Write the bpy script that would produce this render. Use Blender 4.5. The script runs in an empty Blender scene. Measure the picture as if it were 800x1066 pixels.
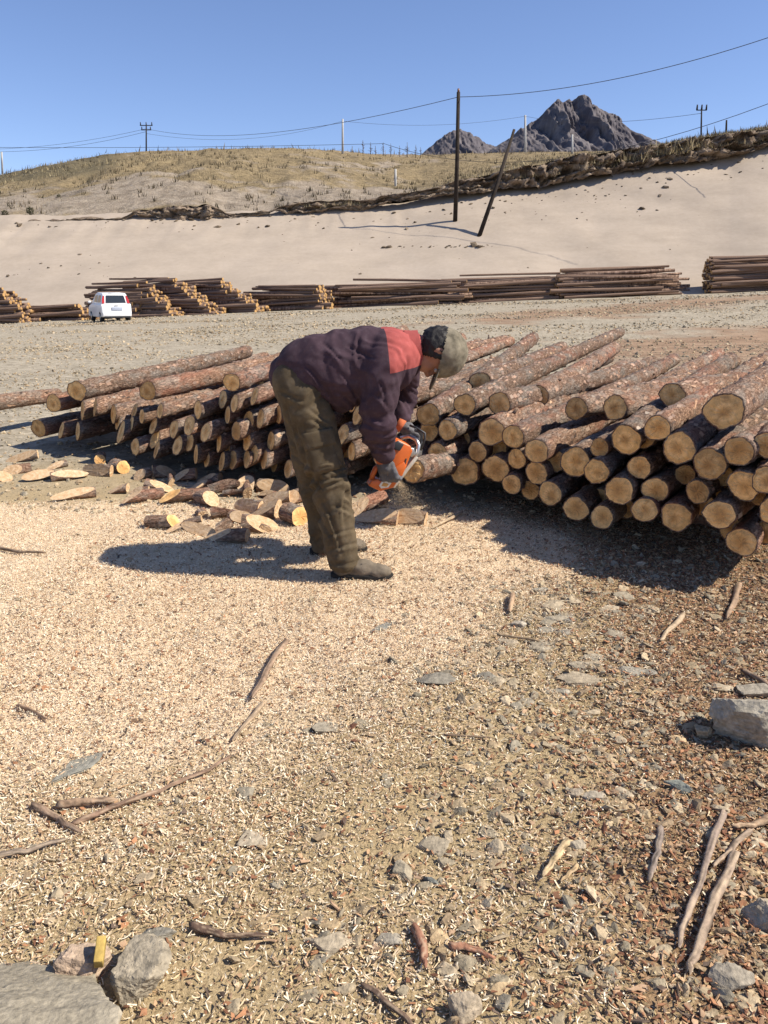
import bpy, bmesh, math, random
import numpy as np
from mathutils import Vector, Matrix
rad = math.radians
random.seed(7); rng = np.random.default_rng(7)
scene = bpy.context.scene
COL = scene.collection

# ------------------------------------------------------------------ camera, sky, sun, exposure
CAM_H, PITCH, FPX = 1.35, rad(16.1), 805.0
cp, sp = math.cos(PITCH), math.sin(PITCH)
cam_d = bpy.data.cameras.new('camera'); cam = bpy.data.objects.new('camera', cam_d); COL.objects.link(cam)
cam.location = (0, 0, CAM_H); cam.rotation_euler = (rad(90) - PITCH, 0, 0)
cam_d.sensor_fit = 'VERTICAL'; cam_d.angle = 2 * math.atan(533 / FPX)
cam_d.clip_start = 0.05; cam_d.clip_end = 9000
scene.camera = cam
SUN_TO = Vector((0.95, -0.16, 1.0)).normalized()
SUN_EL = math.asin(SUN_TO.z); SUN_AZ = math.atan2(SUN_TO.x, SUN_TO.y)     # azimuth clockwise from +Y
world = bpy.data.worlds.new('World'); scene.world = world; world.use_nodes = True
wn = world.node_tree; wn.nodes.clear()
wo = wn.nodes.new('ShaderNodeOutputWorld'); wb = wn.nodes.new('ShaderNodeBackground'); ws = wn.nodes.new('ShaderNodeTexSky')
ws.sky_type = 'NISHITA'; ws.sun_disc = False; ws.sun_elevation = SUN_EL; ws.sun_rotation = SUN_AZ
ws.altitude = 1500; ws.air_density = 1.0; ws.dust_density = 0.2; ws.ozone_density = 4.0
wb.inputs['Strength'].default_value = 0.112
wg = wn.nodes.new('ShaderNodeMix'); wg.data_type = 'RGBA'; wg.blend_type = 'MULTIPLY'; wg.inputs[0].default_value = 1.0; wg.inputs[7].default_value = (1.03, 0.95, 1.02, 1)
wn.links.new(ws.outputs[0], wg.inputs[6]); wn.links.new(wg.outputs[2], wb.inputs[0]); wn.links.new(wb.outputs[0], wo.inputs[0])
sun_d = bpy.data.lights.new('sun', 'SUN'); sun = bpy.data.objects.new('sun', sun_d); COL.objects.link(sun)
sun_d.energy = 5.0; sun_d.angle = rad(0.53); sun_d.color = (1.0, 0.925, 0.80)
sun.rotation_euler = (-SUN_TO).to_track_quat('-Z', 'Y').to_euler(); sun.location = (8, -3, 12)
scene.view_settings.view_transform = 'Standard'; scene.view_settings.look = 'None'
scene.view_settings.exposure = 0.52; scene.view_settings.gamma = 1.0
scene.view_settings.use_curve_mapping = False
scene.cycles.max_bounces = 6

# ------------------------------------------------------------------ surveying helpers (photo pixel -> point in the place)
def zray(py, D):
    yc = (533 - py) / FPX
    return CAM_H + D * (yc * cp - sp) / (cp + yc * sp)
def W(px, D, z):
    return np.array([(px - 400) / FPX * (D * cp - (z - CAM_H) * sp), D, z])
def P(px, py, D):
    return W(px, D, zray(py, D))
def G(px, py, z=0.0):
    yc = (533 - py) / FPX
    a = (yc * cp - sp) / (cp + yc * sp)
    D = (z - CAM_H) / a
    return W(px, D, z)
def interp(x, pts):
    return np.interp(x, [p[0] for p in pts], [p[1] for p in pts])
def sstep(a, b, x):
    t = np.clip((x - a) / (b - a), 0, 1); return t * t * (3 - 2 * t)

# ------------------------------------------------------------------ numpy noise
def _hash(ix, iy, iz, seed):
    h = (ix * 374761393 + iy * 668265263 + iz * 2147483647 + seed * 144665) & 0xFFFFFFFF
    h = ((h ^ (h >> 13)) * 1274126177) & 0xFFFFFFFF
    h = ((h ^ (h >> 16)) * 2246822519) & 0xFFFFFFFF
    return ((h ^ (h >> 15)) & 0xFFFFFF) / float(0xFFFFFF)
def vnoise(x, y, z=0.0, seed=0):
    x, y, z = np.broadcast_arrays(np.asarray(x, float), np.asarray(y, float), np.asarray(z, float))
    fx, fy, fz = np.floor(x), np.floor(y), np.floor(z)
    ix, iy, iz = fx.astype(np.int64), fy.astype(np.int64), fz.astype(np.int64)
    u, v, w = x - fx, y - fy, z - fz
    u = u*u*(3-2*u); v = v*v*(3-2*v); w = w*w*(3-2*w)
    r = 0
    for dx in (0, 1):
        for dy in (0, 1):
            for dz in (0, 1):
                r = r + _hash(ix+dx, iy+dy, iz+dz, seed) * (u if dx else 1-u) * (v if dy else 1-v) * (w if dz else 1-w)
    return r * 2 - 1
def fbm(x, y, z=0.0, seed=0, octv=4, gain=0.5):
    a, s, f = 1.0, 0, 1.0
    for k in range(octv):
        s = s + a * vnoise(np.asarray(x)*f + 17.3*k, np.asarray(y)*f - 9.1*k, np.asarray(z)*f + 3.7*k, seed + k)
        a *= gain; f *= 2.03
    return s

# ------------------------------------------------------------------ object helpers
def link(o, parent=None):
    COL.objects.link(o)
    if parent is not None: o.parent = parent
    return o
def tag(o, label=None, cat=None, group=None, kind=None):
    if label: o['label'] = label
    if cat: o['category'] = cat
    if group: o['group'] = group
    if kind: o['kind'] = kind
    return o
def empty(name, loc=(0, 0, 0), rz=0.0):
    o = bpy.data.objects.new(name, None); COL.objects.link(o); o.location = loc; o.rotation_euler = (0, 0, rz)
    o.empty_display_size = 0.1
    return o
def new_mesh(name, V, F, mats=None, smooth=True, tint=None, midx=None):
    """V (n,3) array; F an (m,3)/(m,4) array or a list of tuples"""
    me = bpy.data.meshes.new(name)
    V = np.asarray(V, np.float32)
    if isinstance(F, np.ndarray):
        n, k = F.shape
        me.vertices.add(len(V)); me.vertices.foreach_set('co', V.ravel())
        me.loops.add(n * k); me.loops.foreach_set('vertex_index', F.astype(np.int32).ravel())
        me.polygons.add(n); me.polygons.foreach_set('loop_start', np.arange(0, n*k, k, dtype=np.int32))
        me.update(calc_edges=True)
    else:
        me.from_pydata([tuple(map(float, v)) for v in V], [], [tuple(int(i) for i in f) for f in F])
    me.polygons.foreach_set('use_smooth', np.full(len(me.polygons), bool(smooth)))
    if mats is not None:
        for m in (mats if isinstance(mats, (list, tuple)) else [mats]): me.materials.append(m)
    if midx is not None: me.polygons.foreach_set('material_index', np.asarray(midx, np.int32))
    if tint is not None:
        at = me.color_attributes.new('tint', 'FLOAT_COLOR', 'POINT')
        c = np.ones((len(V), 4), np.float32); c[:, :tint.shape[1]] = tint
        at.data.foreach_set('color', c.ravel())
    me.validate(); me.update()
    return me
def obj(name, me, parent=None):
    return link(bpy.data.objects.new(name, me), parent)
def add(name, V, F, mats=None, parent=None, **k):
    return obj(name, new_mesh(name, V, F, mats, **k), parent)
def grid_faces(nr, nc, wrap=False):
    i = np.arange(nr - 1)[:, None]; j = np.arange(nc if wrap else nc - 1)[None, :]
    a = i*nc + j; b = i*nc + (j+1) % nc
    return np.stack([a, b, b + nc, a + nc], -1).reshape(-1, 4)
def tri_flat(bm_fn):
    bm = bmesh.new(); bm_fn(bm); bmesh.ops.triangulate(bm, faces=bm.faces)
    bm.verts.ensure_lookup_table()
    V = np.array([v.co[:] for v in bm.verts]); F = np.array([[v.index for v in f.verts] for f in bm.faces]); bm.free()
    return V, F
def ico(sub): return tri_flat(lambda bm: bmesh.ops.create_icosphere(bm, subdivisions=sub, radius=1.0))
def tube(pts, rads, n=8, cap=True):
    """swept tube through pts with a radius per point"""
    pts = np.asarray(pts, float); m = len(pts)
    rads = np.broadcast_to(np.asarray(rads, float), (m,))
    V = []; ref = None
    for i in range(m):
        d = pts[min(i+1, m-1)] - pts[max(i-1, 0)]; d = d / (np.linalg.norm(d) + 1e-9)
        if ref is None:
            ref = np.cross(d, [0, 0, 1.0]) if abs(d[2]) < .9 else np.cross(d, [0, 1.0, 0])
        ref = ref - d * ref.dot(d); ref /= np.linalg.norm(ref) + 1e-9
        b = np.cross(d, ref)
        for k in range(n):
            a = 2 * math.pi * k / n
            V.append(pts[i] + rads[i] * (math.cos(a) * ref + math.sin(a) * b))
    F = [tuple(f) for f in grid_faces(m, n, True)]
    if cap:
        F.append(tuple(range(n))[::-1]); F.append(tuple(range((m-1)*n, m*n)))
    return np.array(V), F
def join(parts):
    Vs, Fs, o = [], [], 0
    for V, F in parts:
        Vs.append(np.asarray(V)); Fs += [tuple(int(i) + o for i in f) for f in F]; o += len(V)
    return np.concatenate(Vs), Fs
def box(c, s, bevel=0.0, seg=2, R=None):
    bm = bmesh.new(); bmesh.ops.create_cube(bm, size=1.0)
    for v in bm.verts: v.co = Vector((v.co.x * s[0], v.co.y * s[1], v.co.z * s[2]))
    if bevel: bmesh.ops.bevel(bm, geom=list(bm.edges), offset=bevel, segments=seg, profile=0.6, affect='EDGES')
    bm.verts.ensure_lookup_table(); bm.verts.index_update()
    V = np.array([v.co[:] for v in bm.verts]); F = [tuple(v.index for v in f.verts) for f in bm.faces]; bm.free()
    if R is not None: V = V @ np.asarray(R).T
    return V + np.asarray(c), F
def prism(poly, axes, origin, t0, t1, bevel=0.004, seg=2):
    """outline poly (a,b) in the plane of axes[0], axes[1], extruded along axes[2] from t0 to t1"""
    bm = bmesh.new()
    vs = [bm.verts.new((p[0], p[1], t0)) for p in poly]
    f = bm.faces.new(vs); r = bmesh.ops.extrude_face_region(bm, geom=[f])
    for v in r['geom']:
        if isinstance(v, bmesh.types.BMVert): v.co.z = t1
    bmesh.ops.recalc_face_normals(bm, faces=bm.faces)
    if bevel: bmesh.ops.bevel(bm, geom=list(bm.edges), offset=bevel, segments=seg, profile=0.6, affect='EDGES')
    bm.verts.ensure_lookup_table(); bm.verts.index_update()
    V = np.array([v.co[:] for v in bm.verts]); F = [tuple(v.index for v in q.verts) for q in bm.faces]; bm.free()
    A = np.asarray(axes, float)
    return np.asarray(origin) + V @ A, F

# ------------------------------------------------------------------ materials
class M:
    def __init__(s, name, rough=0.85, spec=0.3):
        s.m = bpy.data.materials.new(name); s.m.use_nodes = True; s.t = s.m.node_tree
        s.b = s.t.nodes['Principled BSDF']; s.b.inputs['Roughness'].default_value = rough
        s.b.inputs['Specular IOR Level'].default_value = spec
        s.tc = s.t.nodes.new('ShaderNodeTexCoord')
    def n(s, ty, **kw):
        nd = s.t.nodes.new(ty)
        for k, v in kw.items():
            if k in nd.inputs:
                if hasattr(v, 'is_linked') or isinstance(v, bpy.types.NodeSocket): s.t.links.new(v, nd.inputs[k])
                else: nd.inputs[k].default_value = v
            else: setattr(nd, k, v)
        return nd
    def mapping(s, scale=(1, 1, 1), src='Object', loc=None):
        v = s.tc.outputs[src]
        mp = s.n('ShaderNodeMapping', Vector=v, Scale=scale)
        if loc is not None: s.t.links.new(loc, mp.inputs['Location'])
        return mp.outputs[0]
    def noise(s, vec, scale, detail=4, rough=0.55, dist=0.0, col=False):
        nd = s.n('ShaderNodeTexNoise', Vector=vec, Scale=scale, Detail=detail, Roughness=rough, Distortion=dist)
        return nd.outputs[1 if col else 0]
    def voro(s, vec, scale, feature='F1', rnd=1.0, out=0):
        nd = s.n('ShaderNodeTexVoronoi', Vector=vec, Scale=scale, Randomness=rnd); nd.feature = feature
        return nd.outputs[out]
    def ramp(s, fac, stops, interp='LINEAR'):
        nd = s.n('ShaderNodeValToRGB', Fac=fac); cr = nd.color_ramp; cr.interpolation = interp
        while len(cr.elements) > len(stops): cr.elements.remove(cr.elements[-1])
        while len(cr.elements) < len(stops): cr.elements.new(0.5)
        for e, (p, c) in zip(cr.elements, stops):
            e.position = p; e.color = (c[0], c[1], c[2], 1) if not isinstance(c, (int, float)) else (c, c, c, 1)
        return nd.outputs[0]
    def mix(s, fac, a, b, mode='MIX'):
        nd = s.t.nodes.new('ShaderNodeMix'); nd.data_type = 'RGBA'; nd.blend_type = mode
        for idx, v in ((0, fac), (6, a), (7, b)):
            if isinstance(v, bpy.types.NodeSocket): s.t.links.new(v, nd.inputs[idx])
            elif idx == 0: nd.inputs[0].default_value = v
            else: nd.inputs[idx].default_value = (*v[:3], 1)
        return nd.outputs[2]
    def math(s, op, a, b=0.0, c=None, clamp=False):
        nd = s.t.nodes.new('ShaderNodeMath'); nd.operation = op; nd.use_clamp = clamp
        for i, v in enumerate((a, b) if c is None else (a, b, c)):
            if isinstance(v, bpy.types.NodeSocket): s.t.links.new(v, nd.inputs[i])
            else: nd.inputs[i].default_value = v
        return nd.outputs[0]
    def attr(s, name, out='Color'):
        nd = s.t.nodes.new('ShaderNodeAttribute'); nd.attribute_name = name; return nd.outputs[out]
    def sep(s, c):
        nd = s.n('ShaderNodeSeparateColor', Color=c); return nd.outputs
    def rnd(s):
        return s.t.nodes.new('ShaderNodeObjectInfo').outputs['Random']
    def bump(s, h, strength=0.5, dist=0.01):
        nd = s.n('ShaderNodeBump', Height=h, Strength=strength, Distance=dist)
        s.t.links.new(nd.outputs[0], s.b.inputs['Normal'])
    def base(s, c):
        if isinstance(c, bpy.types.NodeSocket): s.t.links.new(c, s.b.inputs['Base Color'])
        else: s.b.inputs['Base Color'].default_value = (*c[:3], 1)
        return s
def plain(name, c, rough=0.7, spec=0.4, metal=0.0, wear=0.15, scale=40, bump=0.0, bscale=None):
    m = M(name, rough, spec)
    nz = m.noise(m.mapping(), scale, 5)
    d = tuple(x * (1 - wear) for x in c); l = tuple(min(1, x * (1 + wear)) for x in c)
    m.base(m.ramp(nz, [(0.3, d), (0.7, l)])); m.b.inputs['Metallic'].default_value = metal
    if bump: m.bump(m.noise(m.mapping(), bscale or scale, 6), bump, 0.004)
    return m.m
def tinted(name, rough=0.85, scale=60, amt=0.35, bump=0.4, bdist=0.003, spec=0.25):
    """colour of each piece from its own tint, with grain"""
    m = M(name, rough, spec); v = m.mapping()
    nz = m.noise(v, scale, 5, 0.6)
    m.base(m.mix(amt, m.attr('tint'), m.ramp(nz, [(0.3, 0.25), (0.7, 0.95)]), 'MULTIPLY'))
    if bump: m.bump(m.noise(v, scale * 1.3, 6), bump, bdist)
    return m.m

def bark_material(name='pine_bark', far=False):
    m = M(name, 0.92, 0.15); r = m.rnd()
    off = m.n('ShaderNodeCombineXYZ', X=m.math('MULTIPLY', r, 13.0), Y=m.math('MULTIPLY', r, 29.0), Z=m.math('MULTIPLY', r, 7.0)).outputs[0]
    v1 = m.mapping((1, 1, 0.42), loc=off); v2 = m.mapping((1, 1, 0.16), loc=off); v3 = m.mapping((1, 1, 1), loc=off)
    if far:
        c = m.ramp(m.noise(v2, 9, 5), [(0.3, (0.06, 0.039, 0.029)), (0.5, (0.19, 0.122, 0.088)), (0.72, (0.42, 0.295, 0.215))])
        m.base(c); m.bump(m.noise(v1, 20, 4), 0.6, 0.02); return m.m
    wv = m.n('ShaderNodeVectorMath', operation='ADD'); m.t.links.new(v1, wv.inputs[0])
    wn_ = m.n('ShaderNodeVectorMath', operation='SCALE', Scale=0.035); m.t.links.new(m.noise(v1, 28, 4, .6, col=True), wn_.inputs[0]); m.t.links.new(wn_.outputs[0], wv.inputs[1])
    vv = wv.outputs[0]
    cell = m.voro(vv, 46, 'F1', out=1); edge = m.voro(vv, 46, 'DISTANCE_TO_EDGE')
    big = m.noise(v2, 6, 5, .6); fine = m.noise(v1, 85, 7, 0.72)
    c = m.ramp(fine, [(0.3, (0.065, 0.04, 0.028)), (0.5, (0.28, 0.18, 0.125)), (0.68, (0.54, 0.405, 0.3))])
    red = m.ramp(fine, [(0.3, (0.2, 0.09, 0.06)), (0.7, (0.5, 0.28, 0.2))])
    grey = m.ramp(fine, [(0.3, (0.13, 0.11, 0.092)), (0.7, (0.47, 0.42, 0.36))])
    c = m.mix(m.ramp(big, [(0.5, 0.0), (0.62, 0.8)]), c, red)
    c = m.mix(m.ramp(m.noise(m.mapping((1, 1, .5), loc=off), 8, 6, .7), [(0.47, 0.0), (0.6, 0.85)]), c, grey)
    cellv = m.sep(cell)[0]
    c = m.mix(0.6, c, m.ramp(cellv, [(0.0, 0.5), (1.0, 1.0)]), 'MULTIPLY')
    c = m.mix(m.ramp(edge, [(0.0, 0.35), (0.07, 0.0)]), c, (0.07, 0.045, 0.035))
    peel = m.ramp(m.noise(m.mapping((1, 1, .3), loc=off), 17, 5, 0.6, 0.8), [(0.63, 0.0), (0.655, 1.0)])
    c = m.mix(peel, c, m.ramp(m.noise(v2, 60, 5, .65), [(0.3, (0.42, 0.23, 0.14)), (0.7, (0.7, 0.52, 0.37))]))
    tone = m.ramp(r, [(0.0, (0.78, 0.76, 0.74)), (0.5, (1.0, 0.95, 0.92)), (1.0, (1.1, 0.98, 0.9))])
    c = m.mix(1.0, c, tone, 'MULTIPLY')
    m.base(c)
    h = m.math('ADD', m.math('ADD', m.math('MULTIPLY', m.math('MINIMUM', edge, 0.1), 2.5), m.math('MULTIPLY', cellv, .35)), m.math('MULTIPLY', fine, 0.9))
    m.bump(m.math('SUBTRACT', h, m.math('MULTIPLY', peel, 0.4)), 1.0, 0.014)
    return m.m
def cut_material(name='sawn_wood', bright=1.0, far=False):
    m = M(name, 0.8, 0.2); r = m.rnd()
    off = m.n('ShaderNodeCombineXYZ', X=0.0, Y=0.0, Z=m.math('MULTIPLY', r, 31.0)).outputs[0]
    sepc = m.n('ShaderNodeSeparateXYZ', Vector=m.tc.outputs['Object']).outputs
    x = m.math('ADD', sepc[0], m.math('MULTIPLY', m.math('SINE', m.math('MULTIPLY', r, 91.0)), .011)); y = m.math('ADD', sepc[1], m.math('MULTIPLY', m.math('SINE', m.math('MULTIPLY', r, 57.0)), .011))
    rr = m.math('SQRT', m.math('ADD', m.math('POWER', m.math('ABSOLUTE', x), 2.0), m.math('POWER', m.math('ABSOLUTE', y), 2.0)))
    v = m.mapping(loc=off); nz = m.noise(v, 16, 4, .6)
    rd = m.math('ADD', rr, m.math('MULTIPLY', m.math('SUBTRACT', nz, 0.5), 0.042))
    b = bright
    rd2 = m.math('MULTIPLY', rd, m.math('ADD', .75, m.math('MULTIPLY', m.math('FRACT', m.math('MULTIPLY', r, 17.0)), .9)))
    base = m.ramp(m.math('MULTIPLY', rd2, 10.0), [(0.0, (0.48*b, 0.26*b, 0.09*b)), (0.2, (0.5*b, 0.285*b, 0.105*b)), (0.36, (0.62*b, 0.375*b, 0.15*b)), (0.62, (0.74*b, 0.49*b, 0.22*b)), (0.8, (0.62*b, 0.39*b, 0.16*b))])
    rings = m.math('SINE', m.math('MULTIPLY', rd, 1100.0))
    c = m.mix(m.ramp(rings, [(0.0, 0.0), (1.0, 0.38)]), base, (0.36*b, 0.19*b, 0.08*b))
    ang = m.math('ARCTAN2', y, x); rv = m.n('ShaderNodeCombineXYZ', X=m.math('MULTIPLY', m.math('SINE', ang), 3.0), Y=m.math('MULTIPLY', m.math('COSINE', ang), 3.0), Z=m.math('MULTIPLY', r, 50.0)).outputs[0]
    c = m.mix(m.ramp(m.noise(rv, 5.0, 3, .6), [(0.64, 0.0), (0.68, 0.5)]), c, (0.2, 0.1, 0.045))
    dirt = m.ramp(m.noise(m.mapping(loc=off), 26, 6, 0.72), [(0.46, 0.0), (0.7, 0.75)])
    c = m.mix(dirt, c, (0.3, 0.175, 0.08))
    c = m.mix(0.55, c, m.ramp(r, [(0.0, (0.36, 0.31, 0.27)), (0.2, (0.75, 0.68, 0.62)), (0.3, (1.0, 0.95, 0.9)), (0.6, (1.0, 0.95, 0.9)), (1.0, (1.0, 1.0, 1.0))]), 'MULTIPLY')
    m.base(c)
    saw = m.noise(m.mapping((90, 12, 30)), 3.0, 3)
    m.bump(m.math('ADD', saw, m.noise(v, 150, 4)), 0.2, 0.002)
    return m.m
BARK, CUT = bark_material(), cut_material('sawn_wood', 1.3)
BARK_FAR = bark_material('far_bark', far=True)
CUT_FAR = cut_material('far_sawn_wood', 0.85)
def split_material():
    m = M('dusty_split_wood', 0.9, 0.15); r = m.rnd()
    off = m.n('ShaderNodeCombineXYZ', X=m.math('MULTIPLY', r, 11.0), Y=m.math('MULTIPLY', r, 5.0), Z=0.0).outputs[0]
    g_ = m.noise(m.mapping((30, 30, 3), loc=off), 3.0, 5, .65); d = m.noise(m.mapping(loc=off), 45, 6, .75)
    c = m.ramp(g_, [(.3, (.40, .25, .13)), (.7, (.60, .42, .25))])
    c = m.mix(m.ramp(d, [(.42, 0.0), (.62, .85)]), c, (.66, .51, .34))
    c = m.mix(0.6, c, m.ramp(r, [(0, (.62, .57, .52)), (.5, (1, .92, .86)), (1, (1, 1, 1))]), 'MULTIPLY')
    m.base(c); m.bump(m.math('ADD', g_, d), .4, .003)
    return m.m
CUT2 = split_material()

def ground_material():
    m = M('yard_surface', 0.95, 0.1); v = m.mapping()
    z = m.sep(m.attr('tint'))
    fine = m.noise(v, 120, 6, 0.7); mid = m.noise(v, 14, 5, 0.6); big = m.noise(v, 0.6, 4)
    saw = m.ramp(fine, [(0.25, (0.44, 0.31, 0.18)), (0.5, (0.72, 0.56, 0.38)), (0.75, (0.88, 0.74, 0.55))])
    soil = m.ramp(fine, [(0.25, (0.17, 0.122, 0.064)), (0.5, (0.38, 0.285, 0.16)), (0.75, (0.58, 0.455, 0.27))])
    gcell = m.voro(v, 16, 'F1', out=1)
    grav = m.mix(0.5, m.ramp(m.noise(v, 30, 6, 0.7), [(0.3, (0.2, 0.165, 0.115)), (0.7, (0.54, 0.47, 0.36))]), m.ramp(m.sep(gcell)[0], [(0, (0.2, 0.17, 0.12)), (1, (0.55, 0.48, 0.37))]))
    brown = m.ramp(m.noise(m.mapping((0.35, 2.0, 1)), 2.2, 6, 0.7), [(0.3, (0.2, 0.125, 0.078)), (0.7, (0.43, 0.3, 0.2))])
    bark = m.ramp(fine, [(0.25, (0.1, 0.058, 0.034)), (0.5, (0.29, 0.18, 0.1)), (0.75, (0.5, 0.36, 0.205))])
    c = m.mix(m.ramp(m.math('ADD', z[2], m.math('MULTIPLY', m.math('SUBTRACT', big, 0.5), 1.2)), [(0.35, 0.0), (0.65, 1.0)]), grav, brown)
    n1 = m.math('MULTIPLY', m.math('SUBTRACT', mid, 0.5), 1.1)
    c = m.mix(0.55, c, m.ramp(m.noise(v, 1.7, 8, .78), [(0.34, 0.5), (0.6, 1.0)]), 'MULTIPLY')
    near = m.attr('tint', 'Alpha')
    c = m.mix(near, c, soil)
    c = m.mix(m.ramp(m.math('ADD', z[1], n1), [(0.35, 0.0), (0.65, 0.9)]), c, bark)
    c = m.mix(m.ramp(m.math('ADD', z[0], n1), [(0.3, 0.0), (0.7, 1.0)]), c, saw)
    m.base(c)
    m.bump(m.math('ADD', m.math('MULTIPLY', fine, 0.5), m.math('MULTIPLY', m.noise(v, 40, 5, 0.7), 1.0)), 0.8, 0.012)
    return m.m
def sand_material():
    m = M('bank_sand', 0.95, 0.1); v = m.mapping()
    big = m.noise(m.mapping((0.25, 0.25, 0.9)), 1.0, 5, 0.6); fine = m.noise(v, 3.0, 6, 0.7)
    c = m.ramp(big, [(0.3, (0.365, 0.302, 0.238)), (0.6, (0.425, 0.353, 0.28)), (0.8, (0.45, 0.376, 0.302))])
    c = m.mix(0.35, c, m.ramp(fine, [(0.3, (0.72, 0.7, 0.68)), (0.65, (1, 1, 1))]), 'MULTIPLY')
    m.base(c)
    m.bump(fine, 0.25, 0.05)
    return m.m
def hill_material():
    m = M('dry_grassland', 0.95, 0.1); v = m.mapping(); z = m.sep(m.attr('tint'))
    fine = m.noise(v, 1.6, 6, 0.75); mid = m.noise(v, 0.16, 5, 0.6, 0.4)
    grass = m.ramp(fine, [(0.25, (0.11, 0.085, 0.05)), (0.5, (0.27, 0.205, 0.115)), (0.75, (0.42, 0.33, 0.19))])
    soil = m.ramp(m.noise(m.mapping((1, 1, 0.35)), 0.9, 6, 0.75), [(0.3, (0.22, 0.175, 0.13)), (0.7, (0.45, 0.375, 0.29))])
    scrub = m.ramp(fine, [(0.3, (0.07, 0.062, 0.04)), (0.7, (0.2, 0.165, 0.1))])
    c = m.mix(m.ramp(m.math('ADD', z[0], m.math('MULTIPLY', m.math('SUBTRACT', mid, 0.46), 2.6)), [(0.36, 0.0), (0.62, 0.95)]), grass, soil)
    c = m.mix(m.ramp(m.noise(m.mapping((1, .6, .6)), 0.45, 6, .8), [(.5, 0.0), (.66, .65)]), c, (0.115, 0.09, 0.058))
    c = m.mix(m.ramp(m.math('ADD', z[1], m.math('MULTIPLY', m.math('SUBTRACT', fine, 0.5), 1.4)), [(0.4, 0.0), (0.7, 0.9)]), c, scrub)
    m.base(c); m.bump(fine, 0.9, 0.4)
    return m.m
def earth_material():
    m = M('bank_earth', 0.97, 0.05); v = m.mapping(); z = m.sep(m.attr('tint'))
    a = m.noise(v, 0.8, 6, 0.7, 0.5); b = m.noise(m.mapping((0.4, 0.4, 2.5)), 1.2, 5, 0.6)
    c = m.ramp(m.math('ADD', m.math('MULTIPLY', a, 0.6), m.math('MULTIPLY', b, 0.4)), [(0.32, (0.08, 0.058, 0.043)), (0.46, (0.19, 0.142, 0.105)), (0.62, (0.4, 0.315, 0.23))])
    c = m.mix(m.ramp(m.math('ADD', z[0], m.math('MULTIPLY', m.math('SUBTRACT', a, 0.5), 1.3)), [(0.4, 0.0), (0.65, 1.0)]), c, (0.36, 0.275, 0.2))
    m.base(c); m.bump(m.noise(v, 2.5, 6, 0.75), 1.0, 0.25)
    return m.m
def rock_far_material():
    m = M('mountain_rock', 0.95, 0.05); v = m.mapping()
    a = m.noise(v, 0.012, 8, 0.7, 0.4); b = m.noise(m.mapping((1, 1, 0.3)), 0.03, 6, 0.75)
    c = m.ramp(m.math('ADD', m.math('MULTIPLY', a, 0.5), m.math('MULTIPLY', b, 0.5)), [(0.38, (0.082, 0.074, 0.082)), (0.5, (0.12, 0.108, 0.114)), (0.64, (0.21, 0.19, 0.187))])
    m.base(c); m.bump(m.noise(m.mapping((1, 1, .2)), 0.02, 5, .6), .3, 8.0)
    return m.m
GROUND, SAND, HILL, EARTH, MTN = ground_material(), sand_material(), hill_material(), earth_material(), rock_far_material()
CHIP = tinted('wood_chip', 0.75, 120, 0.3, 0.2)
STONE = tinted('field_stone', 0.92, 70, 0.7, 0.9, 0.005)
STICKM = tinted('dry_twig', 0.9, 45, 0.6, 0.8, 0.004)
DRYGRASS = tinted('dry_grass', 0.9, 3, 0.3, 0.0)

# ------------------------------------------------------------------ ground sheet
def ground_z(x, y):
    x = np.asarray(x, float); y = np.asarray(y, float)
    t = sstep(6.0, 40.0, y)
    z = t * (0.4 + 0.04 * np.clip(x, -40, 40))
    near = 1 - sstep(9, 16, np.hypot(x, y))
    z = z + near * (0.016 * fbm(x*1.3, y*1.3, 0, 11, 3) + 0.006 * fbm(x*7, y*7, 0, 12, 3))
    z = z + 0.035 * np.exp(-(((x - 0.1) / 0.5)**2 + ((y - 3.95) / 0.35)**2)) * near
    z = z + (1 - near) * 0.05 * fbm(x*0.35, y*0.35, 0, 13, 3)
    return z
def saw_mask(x, y):
    lo = np.interp(x, [-3, -1, -.5, .3, .9, 1.5], [1.55, 1.65, 1.9, 2.6, 3.5, 4.6])
    a = (y - lo + .25*fbm(x*1.6, y*1.6, 0, 7, 3)) / 1.1 + 0.5
    b = (np.interp(x, [-3, -1.5, 0, 1], [4.75, 4.9, 4.9, 4.4]) - y) / 0.5 + 0.5
    return np.clip(np.minimum(a, b), 0, 1)
def bark_mask(x, y):
    a = (x - np.interp(y, [0.8, 1.5, 2.5, 3.5, 4.5], [0.25, 0.35, 0.7, 0.9, 0.9])) / 0.6 + 0.3
    return np.clip(a, 0, 1) * (1 - sstep(4.6, 6, y))
def axis_pts(a, b, step, lim_lo, lim_hi, g=1.16):
    mid = list(np.arange(a, b, step)); out = []
    x, s = mid[-1], step
    while x < lim_hi: s *= g; x += s; mid.append(x)
    x, s = mid[0], step
    while x > lim_lo: s *= g; x -= s; out.append(x)
    return np.array(out[::-1] + mid)
gx = axis_pts(-2.4, 2.4, 0.022, -400, 400, 1.10); gy = axis_pts(0.9, 4.8, 0.022, -40, 900, 1.10)
XX, YY = np.meshgrid(gx, gy)
ZZ = ground_z(XX, YY)
tint = np.zeros((XX.size, 4), np.float32)
tint[:, 0] = (saw_mask(XX, YY)*.9).ravel(); tint[:, 1] = (bark_mask(XX, YY)*.8).ravel()
track = np.exp(-((YY - (13 + 0.5*XX))/4.5)**2) * sstep(0, 7, XX) * 0.9 + 0.75*np.exp(-((YY - 25 - 0.6*XX)/4.0)**2) * sstep(-4, 6, XX)
tint[:, 2] = np.clip(track, 0, 1).ravel()
tint[:, 3] = (1 - sstep(4.6, 6.0, YY + 0.6 * fbm(XX, YY, 0, 5, 3))).ravel()
g = add('ground', np.stack([XX, YY, ZZ], -1).reshape(-1, 3), grid_faces(len(gy), len(gx)), GROUND, tint=tint)
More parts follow.
